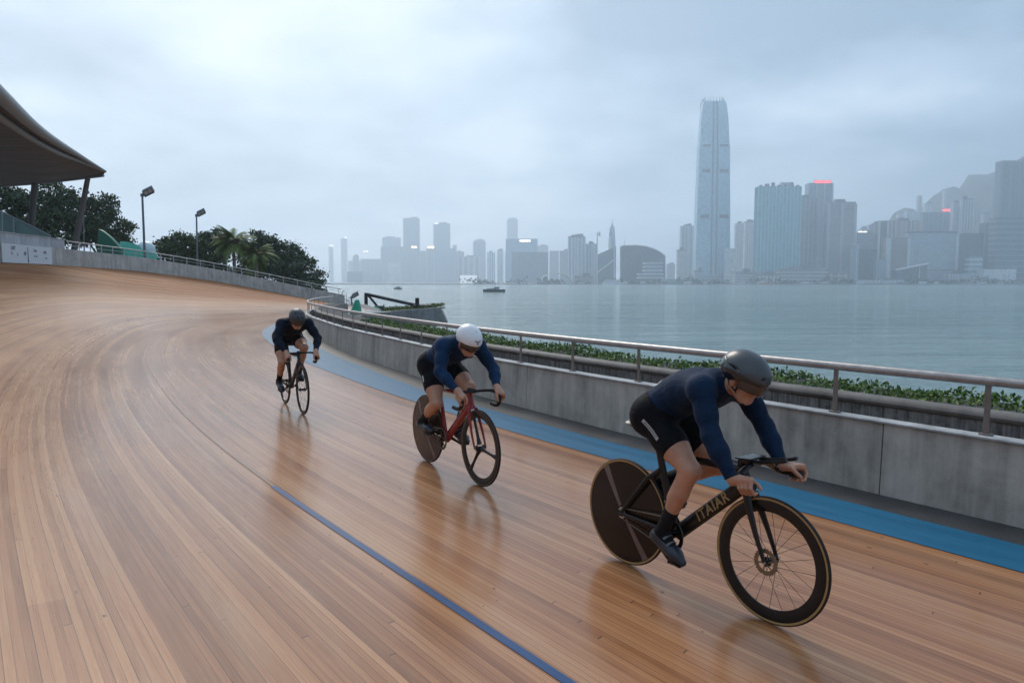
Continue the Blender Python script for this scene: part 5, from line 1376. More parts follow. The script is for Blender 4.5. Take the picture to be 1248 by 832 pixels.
# hills, fading into the cloud
def hill(ridge, Y, dep, name):
    n = 90; xs = np.linspace(ridge[0][0], ridge[-1][0], n); rx = [r[0] for r in ridge]; ry = [r[1] for r in ridge]; rows = []
    for t in np.linspace(-1, 1, 26):
        row = []
        for i, x in enumerate(xs):
            top = at(x, np.interp(x, rx, ry), Y); hgt = top.z + 18 * math.sin(i * .9) + 11 * math.sin(i * 2.3 + t * 4)
            z = -3 + max(hgt, 0) * (1 - abs(t) ** 1.25) + 14 * math.sin(i * .7 + t * 9) * (1 - abs(t)); row.append((top.x + 20 * math.sin(t * 7 + i * .5), Y + t * dep, z))
        rows.append(row)
    m = MB(); m.grid(rows)
    k = NT(name + '_wood'); p = k.pos(); n_ = k.noise(p, .02, 6, .7); k.set(k.ramp(n_, [(.35, (.012, .022, .014)), (.65, (.04, .06, .03))]), .9); k.bump(n_, 1, 8)
    o = m.build(name, k.m, None, smooth=True); o['kind'] = 'structure'; return o
hill([(960, 345), (1020, 305), (1060, 282), (1100, 262), (1130, 244), (1170, 226), (1200, 214), (1225, 205), (1260, 186), (1330, 160), (1420, 150), (1520, 240)], 2750, 420, 'hill')
_fc = {}
def facade(wall_c, glass_c, style='grid', fh=3.6, bw=4.0, rough=.25):
    key = (wall_c, glass_c, style, fh, bw)
    if key in _fc: return _fc[key]
    k = NT('facade'); p = k.coord('Object'); s = k.sep(p)
    fz = k.math('FRACT', k.math('DIVIDE', s[2], fh)); u = k.math('ADD', s[0], s[1]); fu = k.math('FRACT', k.math('DIVIDE', u, bw))
    a = k.math('GREATER_THAN', fz, .38 if style != 'glass' else .14); b = k.math('GREATER_THAN', fu, .34 if style == 'grid' else (.42 if style == 'vert' else .10))
    win = {'grid': lambda: k.math('MULTIPLY', a, b), 'vert': lambda: b, 'horiz': lambda: a, 'glass': lambda: k.math('MULTIPLY', a, b)}[style]()
    r = k.white(k.comb(k.math('FLOOR', k.math('DIVIDE', u, bw)), k.math('FLOOR', k.math('DIVIDE', s[2], fh)), 0.0), '3D')
    g = k.mix(k.math('MULTIPLY', r, .55), glass_c, tuple(min(1, c * 2.0 + .03) for c in glass_c))
    n = k.noise(k.mapv(p, (.05, .05, .02)), 1, 4); w = k.mix(n, tuple(c * .8 for c in wall_c), tuple(min(1, c * 1.15) for c in wall_c))
    k.set(k.mix(win, w, g), k.math('MULTIPLY_ADD', win, rough - .7, .7), spec=.5); _fc[key] = k.m; return k.m
roof_m = simple('roof_plant', (.22, .23, .24), .8, 0, .3, 0, .25, .1)
trim_m = simple('pale_trim', (.55, .57, .58), .6, 0, .3, 0, .1, .1)
lit_w = emit('lit_white', (1, .97, .92), 1.9); lit_o = emit('lit_warm', (1, .72, .50), 2.0); lit_r = emit('lit_red', (1, .08, .09), 2.0)
def building(name, x0, x1, yt, Y, label, mat, dep=None, roof=None, cat='building', podium=None, ribs=0, bands=0, rib_m=None, sign=None, yb=None, slope=0, lights=None, crown=None, rot=0):
    """walls seen between photo columns x0..x1 up to row yt, standing Y metres away"""
    if x1 < 692 and Y > 1700: Y = min(4200, 1.0 * Y + (Y - 1700) * .8 + 250)
    cx = (x0 + x1) / 2; X = (cx - 624) / FP * Y; w = (x1 - x0) / FP * Y; zt = CAMH + (HORIZ - yt) / FP * Y; dep = min(dep or max(w * .5, 12), 24)
    r_ = empty(name, (X, Y + dep / 2, LANDZ), 0, label, cat, 'buildings across the harbour'); H = zt - LANDZ
    mb = MB()
    if slope:
        vs = [(-w/2,-dep/2,0),(w/2,-dep/2,0),(w/2,dep/2,0),(-w/2,dep/2,0),(-w/2,-dep/2,H+min(0,-slope)),(w/2,-dep/2,H-max(0,slope)),(w/2,dep/2,H-max(0,slope)),(-w/2,dep/2,H+min(0,-slope))]
        if slope < 0: vs[4] = (-w/2,-dep/2,H+slope); vs[7] = (-w/2,dep/2,H+slope)
        mb.add(vs, [(0,3,2,1),(4,5,6,7),(0,1,5,4),(1,2,6,5),(2,3,7,6),(3,0,4,7)])
    else: mb.box((0, 0, H / 2), (w, dep, H))
    mb.build('wall', mat, r_)
    if ribs:
        m = MB(); n = ribs
        for i in range(n + 1): m.box((-w / 2 + w * i / n, -dep / 2 - .6, H / 2 - .5), (w / n * .22, 1.2, H - 1))
        m.build('pilasters', rib_m or trim_m, r_)
    if bands:
        m = MB()
        for i in range(1, bands + 1): m.box((0, -.35, H * i / (bands + .6)), (w + .8, dep + 1.4, H / bands * .30))
        m.build('floor_bands', rib_m or trim_m, r_)
    if roof is not None and not slope:
        m = MB(); m.box((0, 0, H + 1.4), (w + .6, dep + .6, 2.8)) if roof == 'cap' else None
        if roof in ('plant', 'cap'):
            h0 = H + (2.8 if roof == 'cap' else 0)
            for i in range(2): m.box((w * rng.uniform(-.22, .22), 0, h0 + 2 + i), (w * rng.uniform(.25, .45), dep * .5, 4 + 2 * i))
        m.build('roof', roof_m, r_)
    if podium:
        px0, px1, pyt = podium; pw = (px1 - px0) / FP * Y; ph = CAMH + (HORIZ - pyt) / FP * Y - LANDZ
        m = MB(); m.box((((px0 + px1) / 2 - cx) / FP * Y, -dep / 2 - 9, ph / 2), (pw, 18, ph)); m.build('podium', facade((.46, .46, .45), (.10, .13, .15), 'horiz', 5.0, 6.0), r_)
    if sign:
        sx0, sx1, sy0, sy1, sm = sign; m = MB(); sw = (sx1 - sx0) / FP * Y; z0 = CAMH + (HORIZ - sy1) / FP * Y - LANDZ; z1 = CAMH + (HORIZ - sy0) / FP * Y - LANDZ
        fm = MB(); fm.box((((sx0 + sx1) / 2 - cx) / FP * Y, -dep / 2 - .4, (z0 + z1) / 2), (sw + 1.5, .6, z1 - z0 + 1.5)); sf = fm.build('rooftop_sign', roof_m, r_)
        n = 5
        for i in range(n): m.box((((sx0 + sx1) / 2 - cx) / FP * Y + sw * ((i + .5) / n - .5), -dep / 2 - 1.0, (z0 + z1) / 2), (sw / n * .8, .5, (z1 - z0) * (.75 + .25 * (i % 2))))
        m.build('lit_letters', sm, sf)
    if crown == 'fins':
        m = MB()
        for i in range(7): m.box((-w / 2 + w * (i + .5) / 7, -dep * .3, H + 1.5 + 1.2 * (i % 3)), (w / 7 * (.4 + .2 * (i % 2)), dep * .3, 3 + 2.4 * (i % 3)))
        m.build('roof_crown', roof_m, r_)
    if crown == 'mast':
        m = MB(); m.tube([(0, 0, H), (0, 0, H + 40)], [1.4, .5], 6); m.build('mast', trim_m, r_)
    if crown == 'round':
        m = MB(); m.lathe([(w * .52, H - .02), (w * .52, H + w * .10), (w * .40, H + w * .28), (w * .2, H + w * .36), (0, H + w * .38)], axis='z', n=28); m.build('round_top', mat, r_, smooth=True)
    return r_
B = building
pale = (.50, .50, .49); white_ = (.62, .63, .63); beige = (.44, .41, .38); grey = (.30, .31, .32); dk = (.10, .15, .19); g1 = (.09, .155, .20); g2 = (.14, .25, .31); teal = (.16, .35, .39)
# ---- far left, deepest in the mist
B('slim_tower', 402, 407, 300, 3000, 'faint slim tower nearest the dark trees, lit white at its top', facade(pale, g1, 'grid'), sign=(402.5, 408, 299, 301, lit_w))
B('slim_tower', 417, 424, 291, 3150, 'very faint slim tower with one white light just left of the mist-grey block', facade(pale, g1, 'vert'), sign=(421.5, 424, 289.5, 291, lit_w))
B('low_block', 425.5, 440.5, 318, 2500, 'pale low block with no lights between the faint slim tower and a bluish block', facade(white_, g1, 'grid'), roof='plant')
B('low_block', 424, 442, 331, 2050, 'grey-blue low shed just above the waterline at far left', facade(grey, g1, 'horiz'))
B('office_block', 440.5, 464, 308, 2550, 'bluish block with a slanted right shoulder and a small white rooftop light', facade(g2, g1, 'glass'), sign=(444, 450, 306, 307.5, lit_w), slope=30)
B('low_block', 442, 455, 332, 2000, 'squat white waterfront block left of a narrower one', facade(white_, g2, 'grid'))
B('low_block', 457.5, 467, 331, 2000, 'narrow white waterfront block right of the squat one', facade(white_, g2, 'grid'))
B('office_block', 465, 500, 301, 2500, 'broad blue grey block, wider at the top, behind a pale cube', facade(g2, g1, 'glass'), 60)
B('office_block', 467, 489, 290, 2700, 'stepped upper storeys with a bright band behind the broad blue grey block', facade(g2, g1, 'horiz'), sign=(467, 481, 301.5, 303, trim_m), roof='plant')
B('cube_block', 473.5, 488, 320, 2150, 'pale plain cube standing in front of the broad blue grey block', facade(white_, pale, 'glass'))
B('tower', 492.5, 512, 267.5, 2550, 'tall plain blue tower, left of the two hazy tall ones', facade(g2, g1, 'glass'), roof='cap')
B('slim_tower', 503, 508, 303, 2250, 'slim white tower capped with a warm orange light', facade(white_, g1, 'vert'), sign=(502, 509, 300, 303, lit_o))
B('slim_tower', 520.5, 529, 303, 2250, 'slim white tower capped with a bright white and orange light', facade(white_, g1, 'vert'), sign=(521.5, 530, 300, 303.5, lit_o), ribs=3)
B('tower', 510, 521, 306, 2500, 'greyish mid-height tower wedged between the two light-capped slim towers', facade(grey, g1, 'grid'))
B('tower', 529, 549, 274, 2550, 'tall blue tower with a white light at its upper left corner', facade(g2, g1, 'glass'), roof='cap', sign=(530, 535, 272.5, 274, lit_w))
B('tower', 531, 555, 303, 2350, 'dull mauve-grey block hugging the foot of the tall corner-lit tower', facade(grey, g2, 'vert'))
B('slim_tower', 552, 557, 299, 2700, 'thin pale tower right of the mauve grey block', facade(pale, g1, 'grid'))
B('office_block', 559, 587, 313, 2250, 'squarish block with three dark glass strips and pale columns', facade(pale, g1, 'vert', 3.6, 22), roof='plant')
B('tower', 577, 592, 297, 2600, 'round-topped bluish tower behind the block with glass strips', facade(g2, g1, 'horiz'), crown='round')
B('white_screen', 561, 581, 335.5, 1460, 'bright white waterfront hoarding below the glass strip block', emit('lit_panel', (1, 1, 1), .3), 6)
B('residential_tower', 594, 603.5, 308, 2200, 'first of three white striped towers, with a warm rooftop', facade(white_, g2, 'vert', 3.2, 9), roof='plant')
B('residential_tower', 606, 613.5, 306, 2220, 'middle of three white striped towers', facade(white_, g2, 'vert', 3.2, 9), roof='cap')
B('residential_tower', 615.5, 622, 308.5, 2200, 'white striped tower touching the big square glass block', facade(white_, g2, 'vert', 3.2, 9))
B('slim_tower', 618, 631, 270.5, 3200, 'ghostly tower almost lost in cloud above the blue box', facade(g2, g1, 'glass'), crown='round')
B('glass_block', 616.5, 655, 291.5, 2050, 'bright blue glass box with a glowing white sign', facade((.16, .27, .36), (.12, .23, .33), 'glass'), sign=(633, 646.5, 292.5, 295.5, lit_w))
B('glass_block', 623.5, 668, 307.5, 1750, 'large square teal-blue glass block in front of the signed box', facade((.13, .21, .24), (.08, .15, .18), 'glass', 3.6, 5), roof=None, bands=0)
B('office_block', 669.5, 681, 306, 2150, 'mauve slab right of the large square glass block', facade((.30, .29, .33), g1, 'glass'))
B('office_block', 682, 693, 307, 2300, 'dim slab with a greenish cap left of the white ribbed tower', facade(grey, g1, 'vert'), roof='cap')
B('residential_tower', 692.5, 712.5, 290, 1750, 'white ribbed tower with a teal left edge', facade(white_, g2, 'vert', 3.4, 8), roof='cap', ribs=4, rib_m=None)
B('residential_tower', 712.8, 727, 297.5, 1770, 'lower white ribbed tower joined to the right of the tallest white one', facade(white_, g2, 'vert', 3.4, 7), roof='plant', ribs=3)
# dark sloped building with the needle and masts
B('sloped_block', 728, 750, 300.5, 1650, 'dark blue block with a roof sloping down to the left beside a needle tower', facade(dk, (.05, .09, .12), 'glass'), slope=-18)
nd = empty('needle_tower', (at(745.5, 330, 1800).x, 1800, LANDZ), 0, 'pale pointed needle tower rising behind the dark sloped block', 'tower', 'buildings across the harbour')
m = MB(); hz_ = CAMH + (HORIZ - 273) / FP * 1800 - LANDZ; m.lathe([(9, 0), (8.5, hz_ * .7), (6, hz_ * .92), (1.2, hz_ * .99), (0, hz_ + 12)], axis='z', n=12); m.build('shaft', facade(white_, g2, 'vert', 3.6, 4), nd)
def mast(px, y0, Y, label, brace=None, dish=False):
    a = at(px, y0, Y); r_ = empty('mast', (a.x, Y, LANDZ), 0, label, 'mast', 'white masts across the harbour')
    m = MB(); m.tube([(0, 0, 0), (0, 0, a.z - LANDZ)], [1.5, 1.1], 8); m.build('pole', trim_m, r_, smooth=True)
    if brace:
        b0, b1 = at(*brace[0], Y - 2) - r_.location, at(*brace[1], Y - 2) - r_.location; m = MB(); m.tube([tuple(b0), tuple(b1)], 1.2, 8); m.build('brace', trim_m, r_, smooth=True)
    if dish:
        m = MB(); m.lathe([(0, 0), (4, 1), (6.5, 4)], c=(2, 0, a.z - LANDZ - 3), axis='x', n=16); m.build('dish', trim_m, r_, smooth=True)
mast(749, 301, 1500, 'white mast with a long slanting brace in front of the sloped dark block', ((728.5, 332), (748, 317)))
mast(728, 283, 1560, 'thin white mast with a small dish left of the needle tower', None, True)
# arched dark hall
ah = empty('arched_hall', tuple(at(784, 340, 1560)), 0, 'large dark blue hall with an arching roof behind white terraces', 'hall', 'buildings across the harbour'); ah.location.z = LANDZ
pf = [(757.5, 346), (757.5, 300), (775, 299.3), (788, 300.8), (798, 304), (806, 308.5), (811, 312.5), (811, 346)]
pts = [at(x, y, 1560) - ah.location for x, y in pf]; pts[0].z = pts[-1].z = 0; n_ = len(pts); mb = MB()
mb.add([tuple(v) for v in pts] + [tuple(v + Vector((0, 22, 0))) for v in pts], [tuple(range(n_)), tuple(range(2 * n_ - 1, n_ - 1, -1))] + [(i, (i + 1) % n_, n_ + (i + 1) % n_, n_ + i) for i in range(n_)]); mb.build('wall', facade((.07, .10, .125), (.035, .06, .08), 'glass', 4, 5), ah)
m = MB(); m.tube([tuple(v + Vector((0, -1, .8))) for v in pts[1:-1]], 1.1, 6); m.build('roof_edge', trim_m, ah)
m = MB(); m.tube([(pts[1].x + 9, 20, pts[1].z), (pts[1].x + 9, 20, pts[1].z + 14)], .8, 6); m.build('roof_mast', trim_m, ah)
te = empty('terraced_block', tuple(at(794, 345, 1470)), 0, 'white terraced block stepping up in front of the arched hall', 'building', 'buildings across the harbour'); te.location.z = LANDZ
m = MB(); g_ = MB()
for i, (x0, x1, yt) in enumerate(((778, 809, 338), (778.5, 809, 333.5), (785.5, 808, 329), (785.5, 808, 324.5), (786, 808, 320))):
    a, b = at(x0, yt, 1470) - te.location, at(x1, yt, 1470) - te.location; m.box(((a.x + b.x) / 2, 12 + i, a.z - .8), (b.x - a.x, 26, 1.9)); g_.box(((a.x + b.x) / 2 + 1, 13 + i, a.z - 4.6), (b.x - a.x - 4, 23, 5.6))
m.build('floor_slabs', simple('white_slab', (.72, .73, .74), .6, 0, .3, 0, .05, .1), te); g_.build('glazing', facade((.2, .25, .27), g1, 'vert', 4, 4), te)
B('residential_tower', 828.5, 846.5, 276, 1900, 'pale cluster tower with a stepped lower wing left of the tallest tower', facade(pale, g2, 'vert', 3.2, 7), roof='plant', ribs=4)
B('residential_tower', 824.5, 835, 306, 1780, 'lower pale slab stepping down left of the pale cluster tower', facade(pale, grey, 'grid', 3.2, 6), roof='cap')
# ---- the tallest tower
def tallest():
    Y = 1650; cx = 868.2; ctr = at(cx, 340, Y); r_ = empty('skyscraper', (ctr.x, Y + 32, LANDZ), 0, 'tallest tapering blue glass tower with a clawed crown', 'skyscraper', 'buildings across the harbour')
    zz_ = lambda y: CAMH + (HORIZ - y) / FP * Y - LANDZ
    prof_ = [(346, 41.5), (300, 41), (262, 40), (230, 38.5), (180, 36.5), (179, 35.6), (150, 32.5), (136, 29.5), (128, 26.5)]
    def sec(w):
        s_ = w / FP * Y / 2; c_ = s_ * .30; g = s_ * .16
        return [(x_, y_ * .5 - s_ * .5) for x_, y_ in _sec(s_, c_, g)]
    def _sec(s_, c_, g):
        return [(-s_, -s_ + c_), (-s_ + c_, -s_), (-g, -s_), (-g * .7, -s_ + 1.6), (g * .7, -s_ + 1.6), (g, -s_), (s_ - c_, -s_), (s_, -s_ + c_), (s_, s_ - c_), (s_ - c_, s_), (-s_ + c_, s_), (-s_, s_ - c_)]
    mb = MB(); rows = []
    for y, w in prof_: rows.append([(x, yy, max(0, zz_(y))) for x, yy in sec(w)])
    for i in range(len(rows) - 1):
        n = len(rows[0]); b = rows[i] + rows[i + 1]; mb.add(b, [(k_, (k_ + 1) % n, n + (k_ + 1) % n, n + k_) for k_ in range(n)])
    mb.add(rows[-1], [tuple(range(len(rows[-1])))])
    mb.build('shaft', facade((.34, .46, .52), (.19, .34, .42), 'glass', 4.2, 3.2, .18), r_)
    lou = simple('louvre_band', (.07, .10, .12), .6, 0, .3, 0, .1, .1)
    for y, h_ in ((211, 7.5), (181, 4.0), (265, 7.5)):
        w = np.interp(y, [p[0] for p in prof_[::-1]], [p[1] for p in prof_[::-1]]) / FP * Y
        for sg in (-1, 1):
            m = MB(); m.box((sg * w * .285, -w / 2 - .25, zz_(y)), (w * .27, .8, h_ / FP * Y * .55)); m.build('louvre_band', lou, r_)
    m = MB()
    for sg in (-1, 1):
        m.tube([(sg * w_ / FP * Y * .075, -w_ / FP * Y / 2 - .2, max(1, zz_(y_))) for y_, w_ in prof_], (.5, 1.7), 6, lat=(1, 0, 0))
    m.build('facade_recess', simple('recess_line', (.09, .15, .19), .5, 0, .3, 0, .1, .1), r_)
    m = MB()
    for i in range(26):
        a = 2 * math.pi * i / 26; w = 26.5 / FP * Y / 2
        x, yv = w * max(-1, min(1, 1.25 * math.cos(a))) * .96, w * max(-1, min(1, 1.25 * math.sin(a))) * .96
        m.tube([(x, yv, zz_(131)), (x * .97, yv * .97, zz_(126)), (x * .86, yv * .86, zz_(121.5 + (i % 3) * .6))], [(1.6, 1.2), (1.4, 1.0), (.6, .5)], 6)
    m.build('crown_fins', simple('crown_metal', (.40, .47, .50), .35, .3, .5, 0, .05, .1), r_)
    m = MB(); m.box((0, -44, 9), (120, 26, 18)); m.build('podium', facade((.42, .43, .43), g1, 'horiz', 5, 6), r_)
    m = MB()
    for i in range(9): 
        w = 41.2 / FP * Y; m.box((-w / 2 + w * (i + .5) / 9, -w / 2 - .6, 22), (1.6, 1.4, 44))
    m.build('base_columns', trim_m, r_)
tallest()
B('slim_block', 884, 893.5, 303, 1600, 'slim white lift-shaft-like block at the right foot of the tallest tower', facade(white_, pale, 'glass'), 18)
B('residential_tower', 894, 904, 273, 2050, 'faint pale housing tower just right of the tallest tower', facade(pale, grey, 'vert', 3.2, 7), roof='plant')
B('residential_tower', 905.5, 918, 272, 2080, 'faint twin housing tower close to the teal ribbed tower', facade(pale, grey, 'vert', 3.2, 6), roof='cap')
B('office_tower', 920.5, 972, 229, 1520, 'broad teal glass tower with pale vertical ribs and a jagged rooftop', facade(teal, (.10, .27, .31), 'glass', 3.8, 4), 55, ribs=12, rib_m=simple('teal_rib', (.42, .58, .60), .4), crown='fins')
B('office_tower', 966, 993, 242, 1600, 'grey ribbed tower with a slanted top between the teal tower and the red sign', facade((.27, .28, .31), (.12, .15, .18), 'vert', 3.6, 8), 40, ribs=5, rib_m=simple('grey_rib', (.40, .41, .43), .6), roof='plant')
B('office_tower', 981, 1009.5, 225, 1750, 'tall grey tower carrying a long red rooftop sign', facade((.22, .26, .29), g1, 'glass', 3.6, 6), 40, sign=(987, 1007, 222, 225.5, lit_r), ribs=3, rib_m=simple('mid_rib', (.36, .38, .40), .6))
B('office_tower', 1006, 1038, 249, 1560, 'beige grey tower with close horizontal bands framed by plain edges', facade((.34, .33, .33), (.14, .16, .18), 'horiz', 4.6, 4), 42, ribs=2, rib_m=simple('beige_rib', (.40, .38, .38), .7), roof='cap')
B('office_block', 1041, 1067, 286, 1700, 'stepped glass block with a lit pale cornice left of a dark slab', facade((.40, .44, .46), g1, 'horiz', 4, 4), 30, roof='cap', sign=(1042, 1053, 282.5, 284, lit_w))
B('office_block', 1044, 1066, 304, 1520, 'dark cube with a heavy white frame over its top', facade((.06, .085, .10), (.04, .06, .075), 'glass'), 30, roof='cap')
B('office_block', 1039.5, 1044, 298, 1500, 'narrow white wing beside the white framed dark cube', facade(white_, g1, 'vert', 4, 4), 22)
B('slab_block', 1067.5, 1078, 270, 1650, 'dark grey slab standing left of the beige striped housing block', facade((.14, .16, .17), (.07, .09, .10), 'vert'), 24, ribs=1, rib_m=trim_m)
B('residential_block', 1077.5, 1119, 269.5, 1720, 'wide beige striped housing block with a ragged top', facade((.46, .41, .36), (.17, .17, .17), 'vert', 3.2, 11), 30, ribs=9, rib_m=simple('beige_stripe', (.50, .45, .40), .7), roof='plant')
B('office_block', 1079.5, 1105.5, 290, 1540, 'pinkish brown office block with a pale left edge', facade((.25, .17, .16), (.12, .10, .105), 'grid', 3.6, 4), 30, ribs=1, rib_m=trim_m)
# curved grey glass block
cg_ = empty('curved_block', tuple(at(1135, 345, 1540)), 0, 'wide grey glass block with a gently bowed front and dark top edge', 'building', 'buildings across the harbour'); cg_.location.z = LANDZ
xs = np.linspace(1105.5, 1163, 15); H_ = CAMH + (HORIZ - 285) / FP * 1540 - LANDZ; bow = [-14 * math.sin(math.pi * i / 14) for i in range(15)]
pf_ = [((x - 1135) / FP * 1540, bow[i]) for i, x in enumerate(xs)] + [((1163 - 1135) / FP * 1540, 16), ((1105.5 - 1135) / FP * 1540, 16)]
MB().prism(pf_, 0, H_).build('wall', facade((.30, .34, .36), (.20, .25, .28), 'horiz', 4.2, 5, .2), cg_)
MB().prism([(x * 1.01, y - .8 if i < 15 else y) for i, (x, y) in enumerate(pf_)], H_ + .02, H_ + 3.6).build('roof', simple('dark_roof_edge', (.08, .09, .10), .7), cg_)
m = MB(); m.tube([(x, y - .6, H_ * .27) for x, y in pf_[4:15]], 1.1, 6); m.build('floor_ledge', simple('dark_ledge', (.06, .07, .08), .7), cg_)
m = MB(); m.box(((1164.5 - 1135) / FP * 1540, 6, H_ * .5), (5, 12, H_ * .98)); m.build('end_pier', trim_m, cg_)
wg = empty('wedge_hall', tuple(at(1108, 345, 1460)), 0, 'low dark wedge shaped hall with a white sloping roof in front of the brown block', 'hall', 'buildings across the harbour'); wg.location.z = LANDZ
pf = [(1093, 346), (1093, 329), (1130, 321.5), (1130, 346)]; pts = [at(x, y, 1460) - wg.location for x, y in pf]; pts[0].z = pts[-1].z = 0; mb = MB(); n_ = 4
mb.add([tuple(v) for v in pts] + [tuple(v + Vector((0, 18, 0))) for v in pts], [tuple(range(n_)), tuple(range(2 * n_ - 1, n_ - 1, -1))] + [(i, (i + 1) % n_, n_ + (i + 1) % n_, n_ + i) for i in range(n_)]); mb.build('wall', facade((.07, .09, .10), (.05, .07, .08), 'glass', 5, 8), wg)
m = MB(); m.tube([tuple(pts[1] + Vector((-3, -2, 0))), tuple(pts[2] + Vector((1, -2, 0)))], (1.8, 3), 6, lat=(0, 1, 0)); m.build('roof', trim_m, wg); m = MB(); m.box(((pts[2].x) * .55, -1, pts[2].z * .42), (1.6, 2, pts[2].z * .84)); m.build('white_post', trim_m, wg)
B('office_block', 1119.5, 1155, 260, 1950, 'dark blue block with a short red sign on its roof', facade((.12, .17, .22), (.07, .11, .15), 'vert', 3.6, 12), 40, sign=(1142.5, 1155, 256, 259, lit_r), roof=None)
B('slim_tower', 1113.5, 1118, 240, 2250, 'ghostly thin tower on the hillside above the dark blue block, left one', facade(pale, grey, 'grid'))
B('slim_tower', 1144.5, 1147.5, 234, 2250, 'ghostly thin tower on the hillside directly above the short red sign', facade(pale, grey, 'grid'))
B('residential_tower', 1155.5, 1165, 248, 1900, 'pale housing tower right beside the short red sign', facade(pale, (.2, .23, .25), 'vert', 3.2, 7), ribs=3, roof='plant')
B('residential_tower', 1166.5, 1179.5, 244.5, 1880, 'tallest of the pale housing towers, with a bright corner', facade(white_, (.2, .23, .25), 'vert', 3.2, 7), ribs=4, roof='cap')
B('residential_tower', 1181, 1190, 252.5, 1900, 'pale housing tower dipping lower toward the dark glass slab', facade(pale, (.2, .23, .25), 'vert', 3.2, 7), ribs=3)
B('residential_tower', 1193, 1203, 262, 1860, 'last pale stepped housing tower beside the dark slab at right', facade(white_, (.18, .21, .23), 'grid', 3.2, 7), ribs=2, roof='plant')
B('office_block', 1165.5, 1194.5, 285, 1560, 'plain dark blue block right of the bowed grey one', facade((.055, .08, .10), (.04, .065, .085), 'glass', 4, 6), 30, roof=None)
B('office_block', 1196.5, 1211, 272, 1580, 'dark narrow block tucked against the striped building', facade((.06, .085, .105), (.05, .07, .09), 'horiz'), 30, roof='plant')
B('office_block', 1209.5, 1262, 266, 1500, 'dark building with pale horizontal stripes at the right edge', facade((.09, .125, .15), (.05, .08, .10), 'horiz', 5.5, 5), 60, bands=11, rib_m=simple('blue_band_trim', (.16, .20, .23), .6), roof=None)
B('office_tower', 1212, 1275, 200, 1720, 'tall dark slab tower rising behind the striped building at right', facade((.085, .11, .135), (.06, .085, .105), 'vert', 3.8, 10), 60, roof='cap', ribs=6, rib_m=simple('dark_rib', (.12, .15, .17), .6))
# misty filler behind
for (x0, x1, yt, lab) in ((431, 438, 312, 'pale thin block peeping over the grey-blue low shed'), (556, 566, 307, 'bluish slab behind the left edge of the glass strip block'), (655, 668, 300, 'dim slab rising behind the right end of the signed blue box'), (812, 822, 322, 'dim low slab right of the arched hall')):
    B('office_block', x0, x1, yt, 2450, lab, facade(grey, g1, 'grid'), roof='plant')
# ---- more of the crowd behind the right half
for (x0, x1, yt, Y, lab, mt_, kw) in (
    (1046, 1054, 279, 1980, 'pale housing slab peeping over the lit glass block', facade(pale, grey, 'grid', 3.2, 6), dict(roof='plant')),
    (1056, 1066, 276, 2050, 'greyish tower behind the lit glass block, flat topped', facade(grey, g1, 'vert', 3.4, 6), dict(roof='cap')),
    (1090, 1097, 262, 2150, 'thin pale tower rising out of the beige striped block', facade(white_, grey, 'vert', 3.2, 6), dict(ribs=2)),
    (1100, 1112, 258, 2250, 'misty broad tower behind the right end of the beige block', facade(pale, g1, 'grid', 3.2, 6), dict(roof='plant')),
    (1122, 1131, 250, 2350, 'dim housing tower on the slope left above the dark blue signed block', facade(pale, grey, 'vert', 3.2, 6), dict(roof='cap')),
    (1033, 1041, 296, 1800, 'grey slab just right of the beige banded tower', facade(grey, g1, 'grid', 3.4, 5), dict(roof='plant')),
    (948, 962, 224, 2200, 'dim tower top showing just above the teal tower', facade(grey, g1, 'grid', 3.4, 6), dict()),
    (1178, 1194, 313, 1500, 'grey mid-rise with white bands in front of the plain dark block', facade((.34, .36, .37), g1, 'horiz', 4, 5), dict(bands=5)),
    (1066, 1078, 318, 1480, 'low grey office with a white roof edge left of the wedge hall', facade((.32, .34, .36), g1, 'grid', 4, 5), dict(roof='cap')),
    (846, 856, 331, 1480, 'low pale office at the left foot of the tallest tower', facade(white_, g1, 'horiz', 4, 5), dict(roof='cap')),
    (922, 948, 336, 1445, 'low white arcade in front of the teal tower', facade(white_, (.2, .24, .26), 'vert', 4, 7), dict(roof='cap')),
    (700, 722, 338, 1450, 'low rosy waterfront market under the white ribbed towers', facade((.45, .33, .31), (.2, .2, .2), 'horiz', 4, 6), dict(roof='cap'))):
    B('office_block' if yt > 300 else 'hill_tower', x0, x1, yt, Y, lab, mt_, **kw)
# ---- waterfront strip
B('ferry_hall', 950, 1008, 329, 1450, 'long low waterfront hall with pale roof and terracotta panel below the grey towers', facade((.50, .48, .46), (.16, .17, .18), 'horiz', 7, 9), 30, roof='cap', cat='hall')
B('ferry_hall', 1008.5, 1032, 333, 1440, 'beige waterfront hall with two dark openings below the banded tower', facade((.42, .36, .33), (.14, .13, .13), 'grid', 7, 14), 26, roof=None, cat='hall')
B('ferry_hall', 895, 922, 333, 1450, 'two level pale pier building right of the tallest tower', facade(pale, (.17, .20, .21), 'horiz', 5, 6), 24, roof='cap', cat='hall')
B('pier_shed', 1042, 1100, 341.3, 1412, 'long white pier shed at the waterline below the white framed cube', facade(white_, (.25, .27, .28), 'vert', 4, 5), 16, roof=None, cat='shed')
B('pier_shed', 808, 860, 340, 1425, 'long greenish low pier shed left of the tallest tower', facade((.28, .42, .42), (.15, .26, .27), 'horiz', 4, 6), 20, roof=None, cat='shed')
B('pier_shed', 1197, 1236, 328, 1470, 'white boxy waterfront shed in front of the striped building', facade((.60, .61, .61), pale, 'glass'), 24, roof=None, cat='shed')
B('pier_shed', 1182, 1204, 336, 1440, 'low white shed left of the white boxy one', facade((.55, .56, .56), g1, 'grid', 4, 6), 20, roof=None, cat='shed')
B('pier_shed', 1154, 1180, 333.5, 1480, 'pale irregular shed below the plain dark blue block', facade(pale, g1, 'grid', 4, 6), 20, roof='plant', cat='shed')
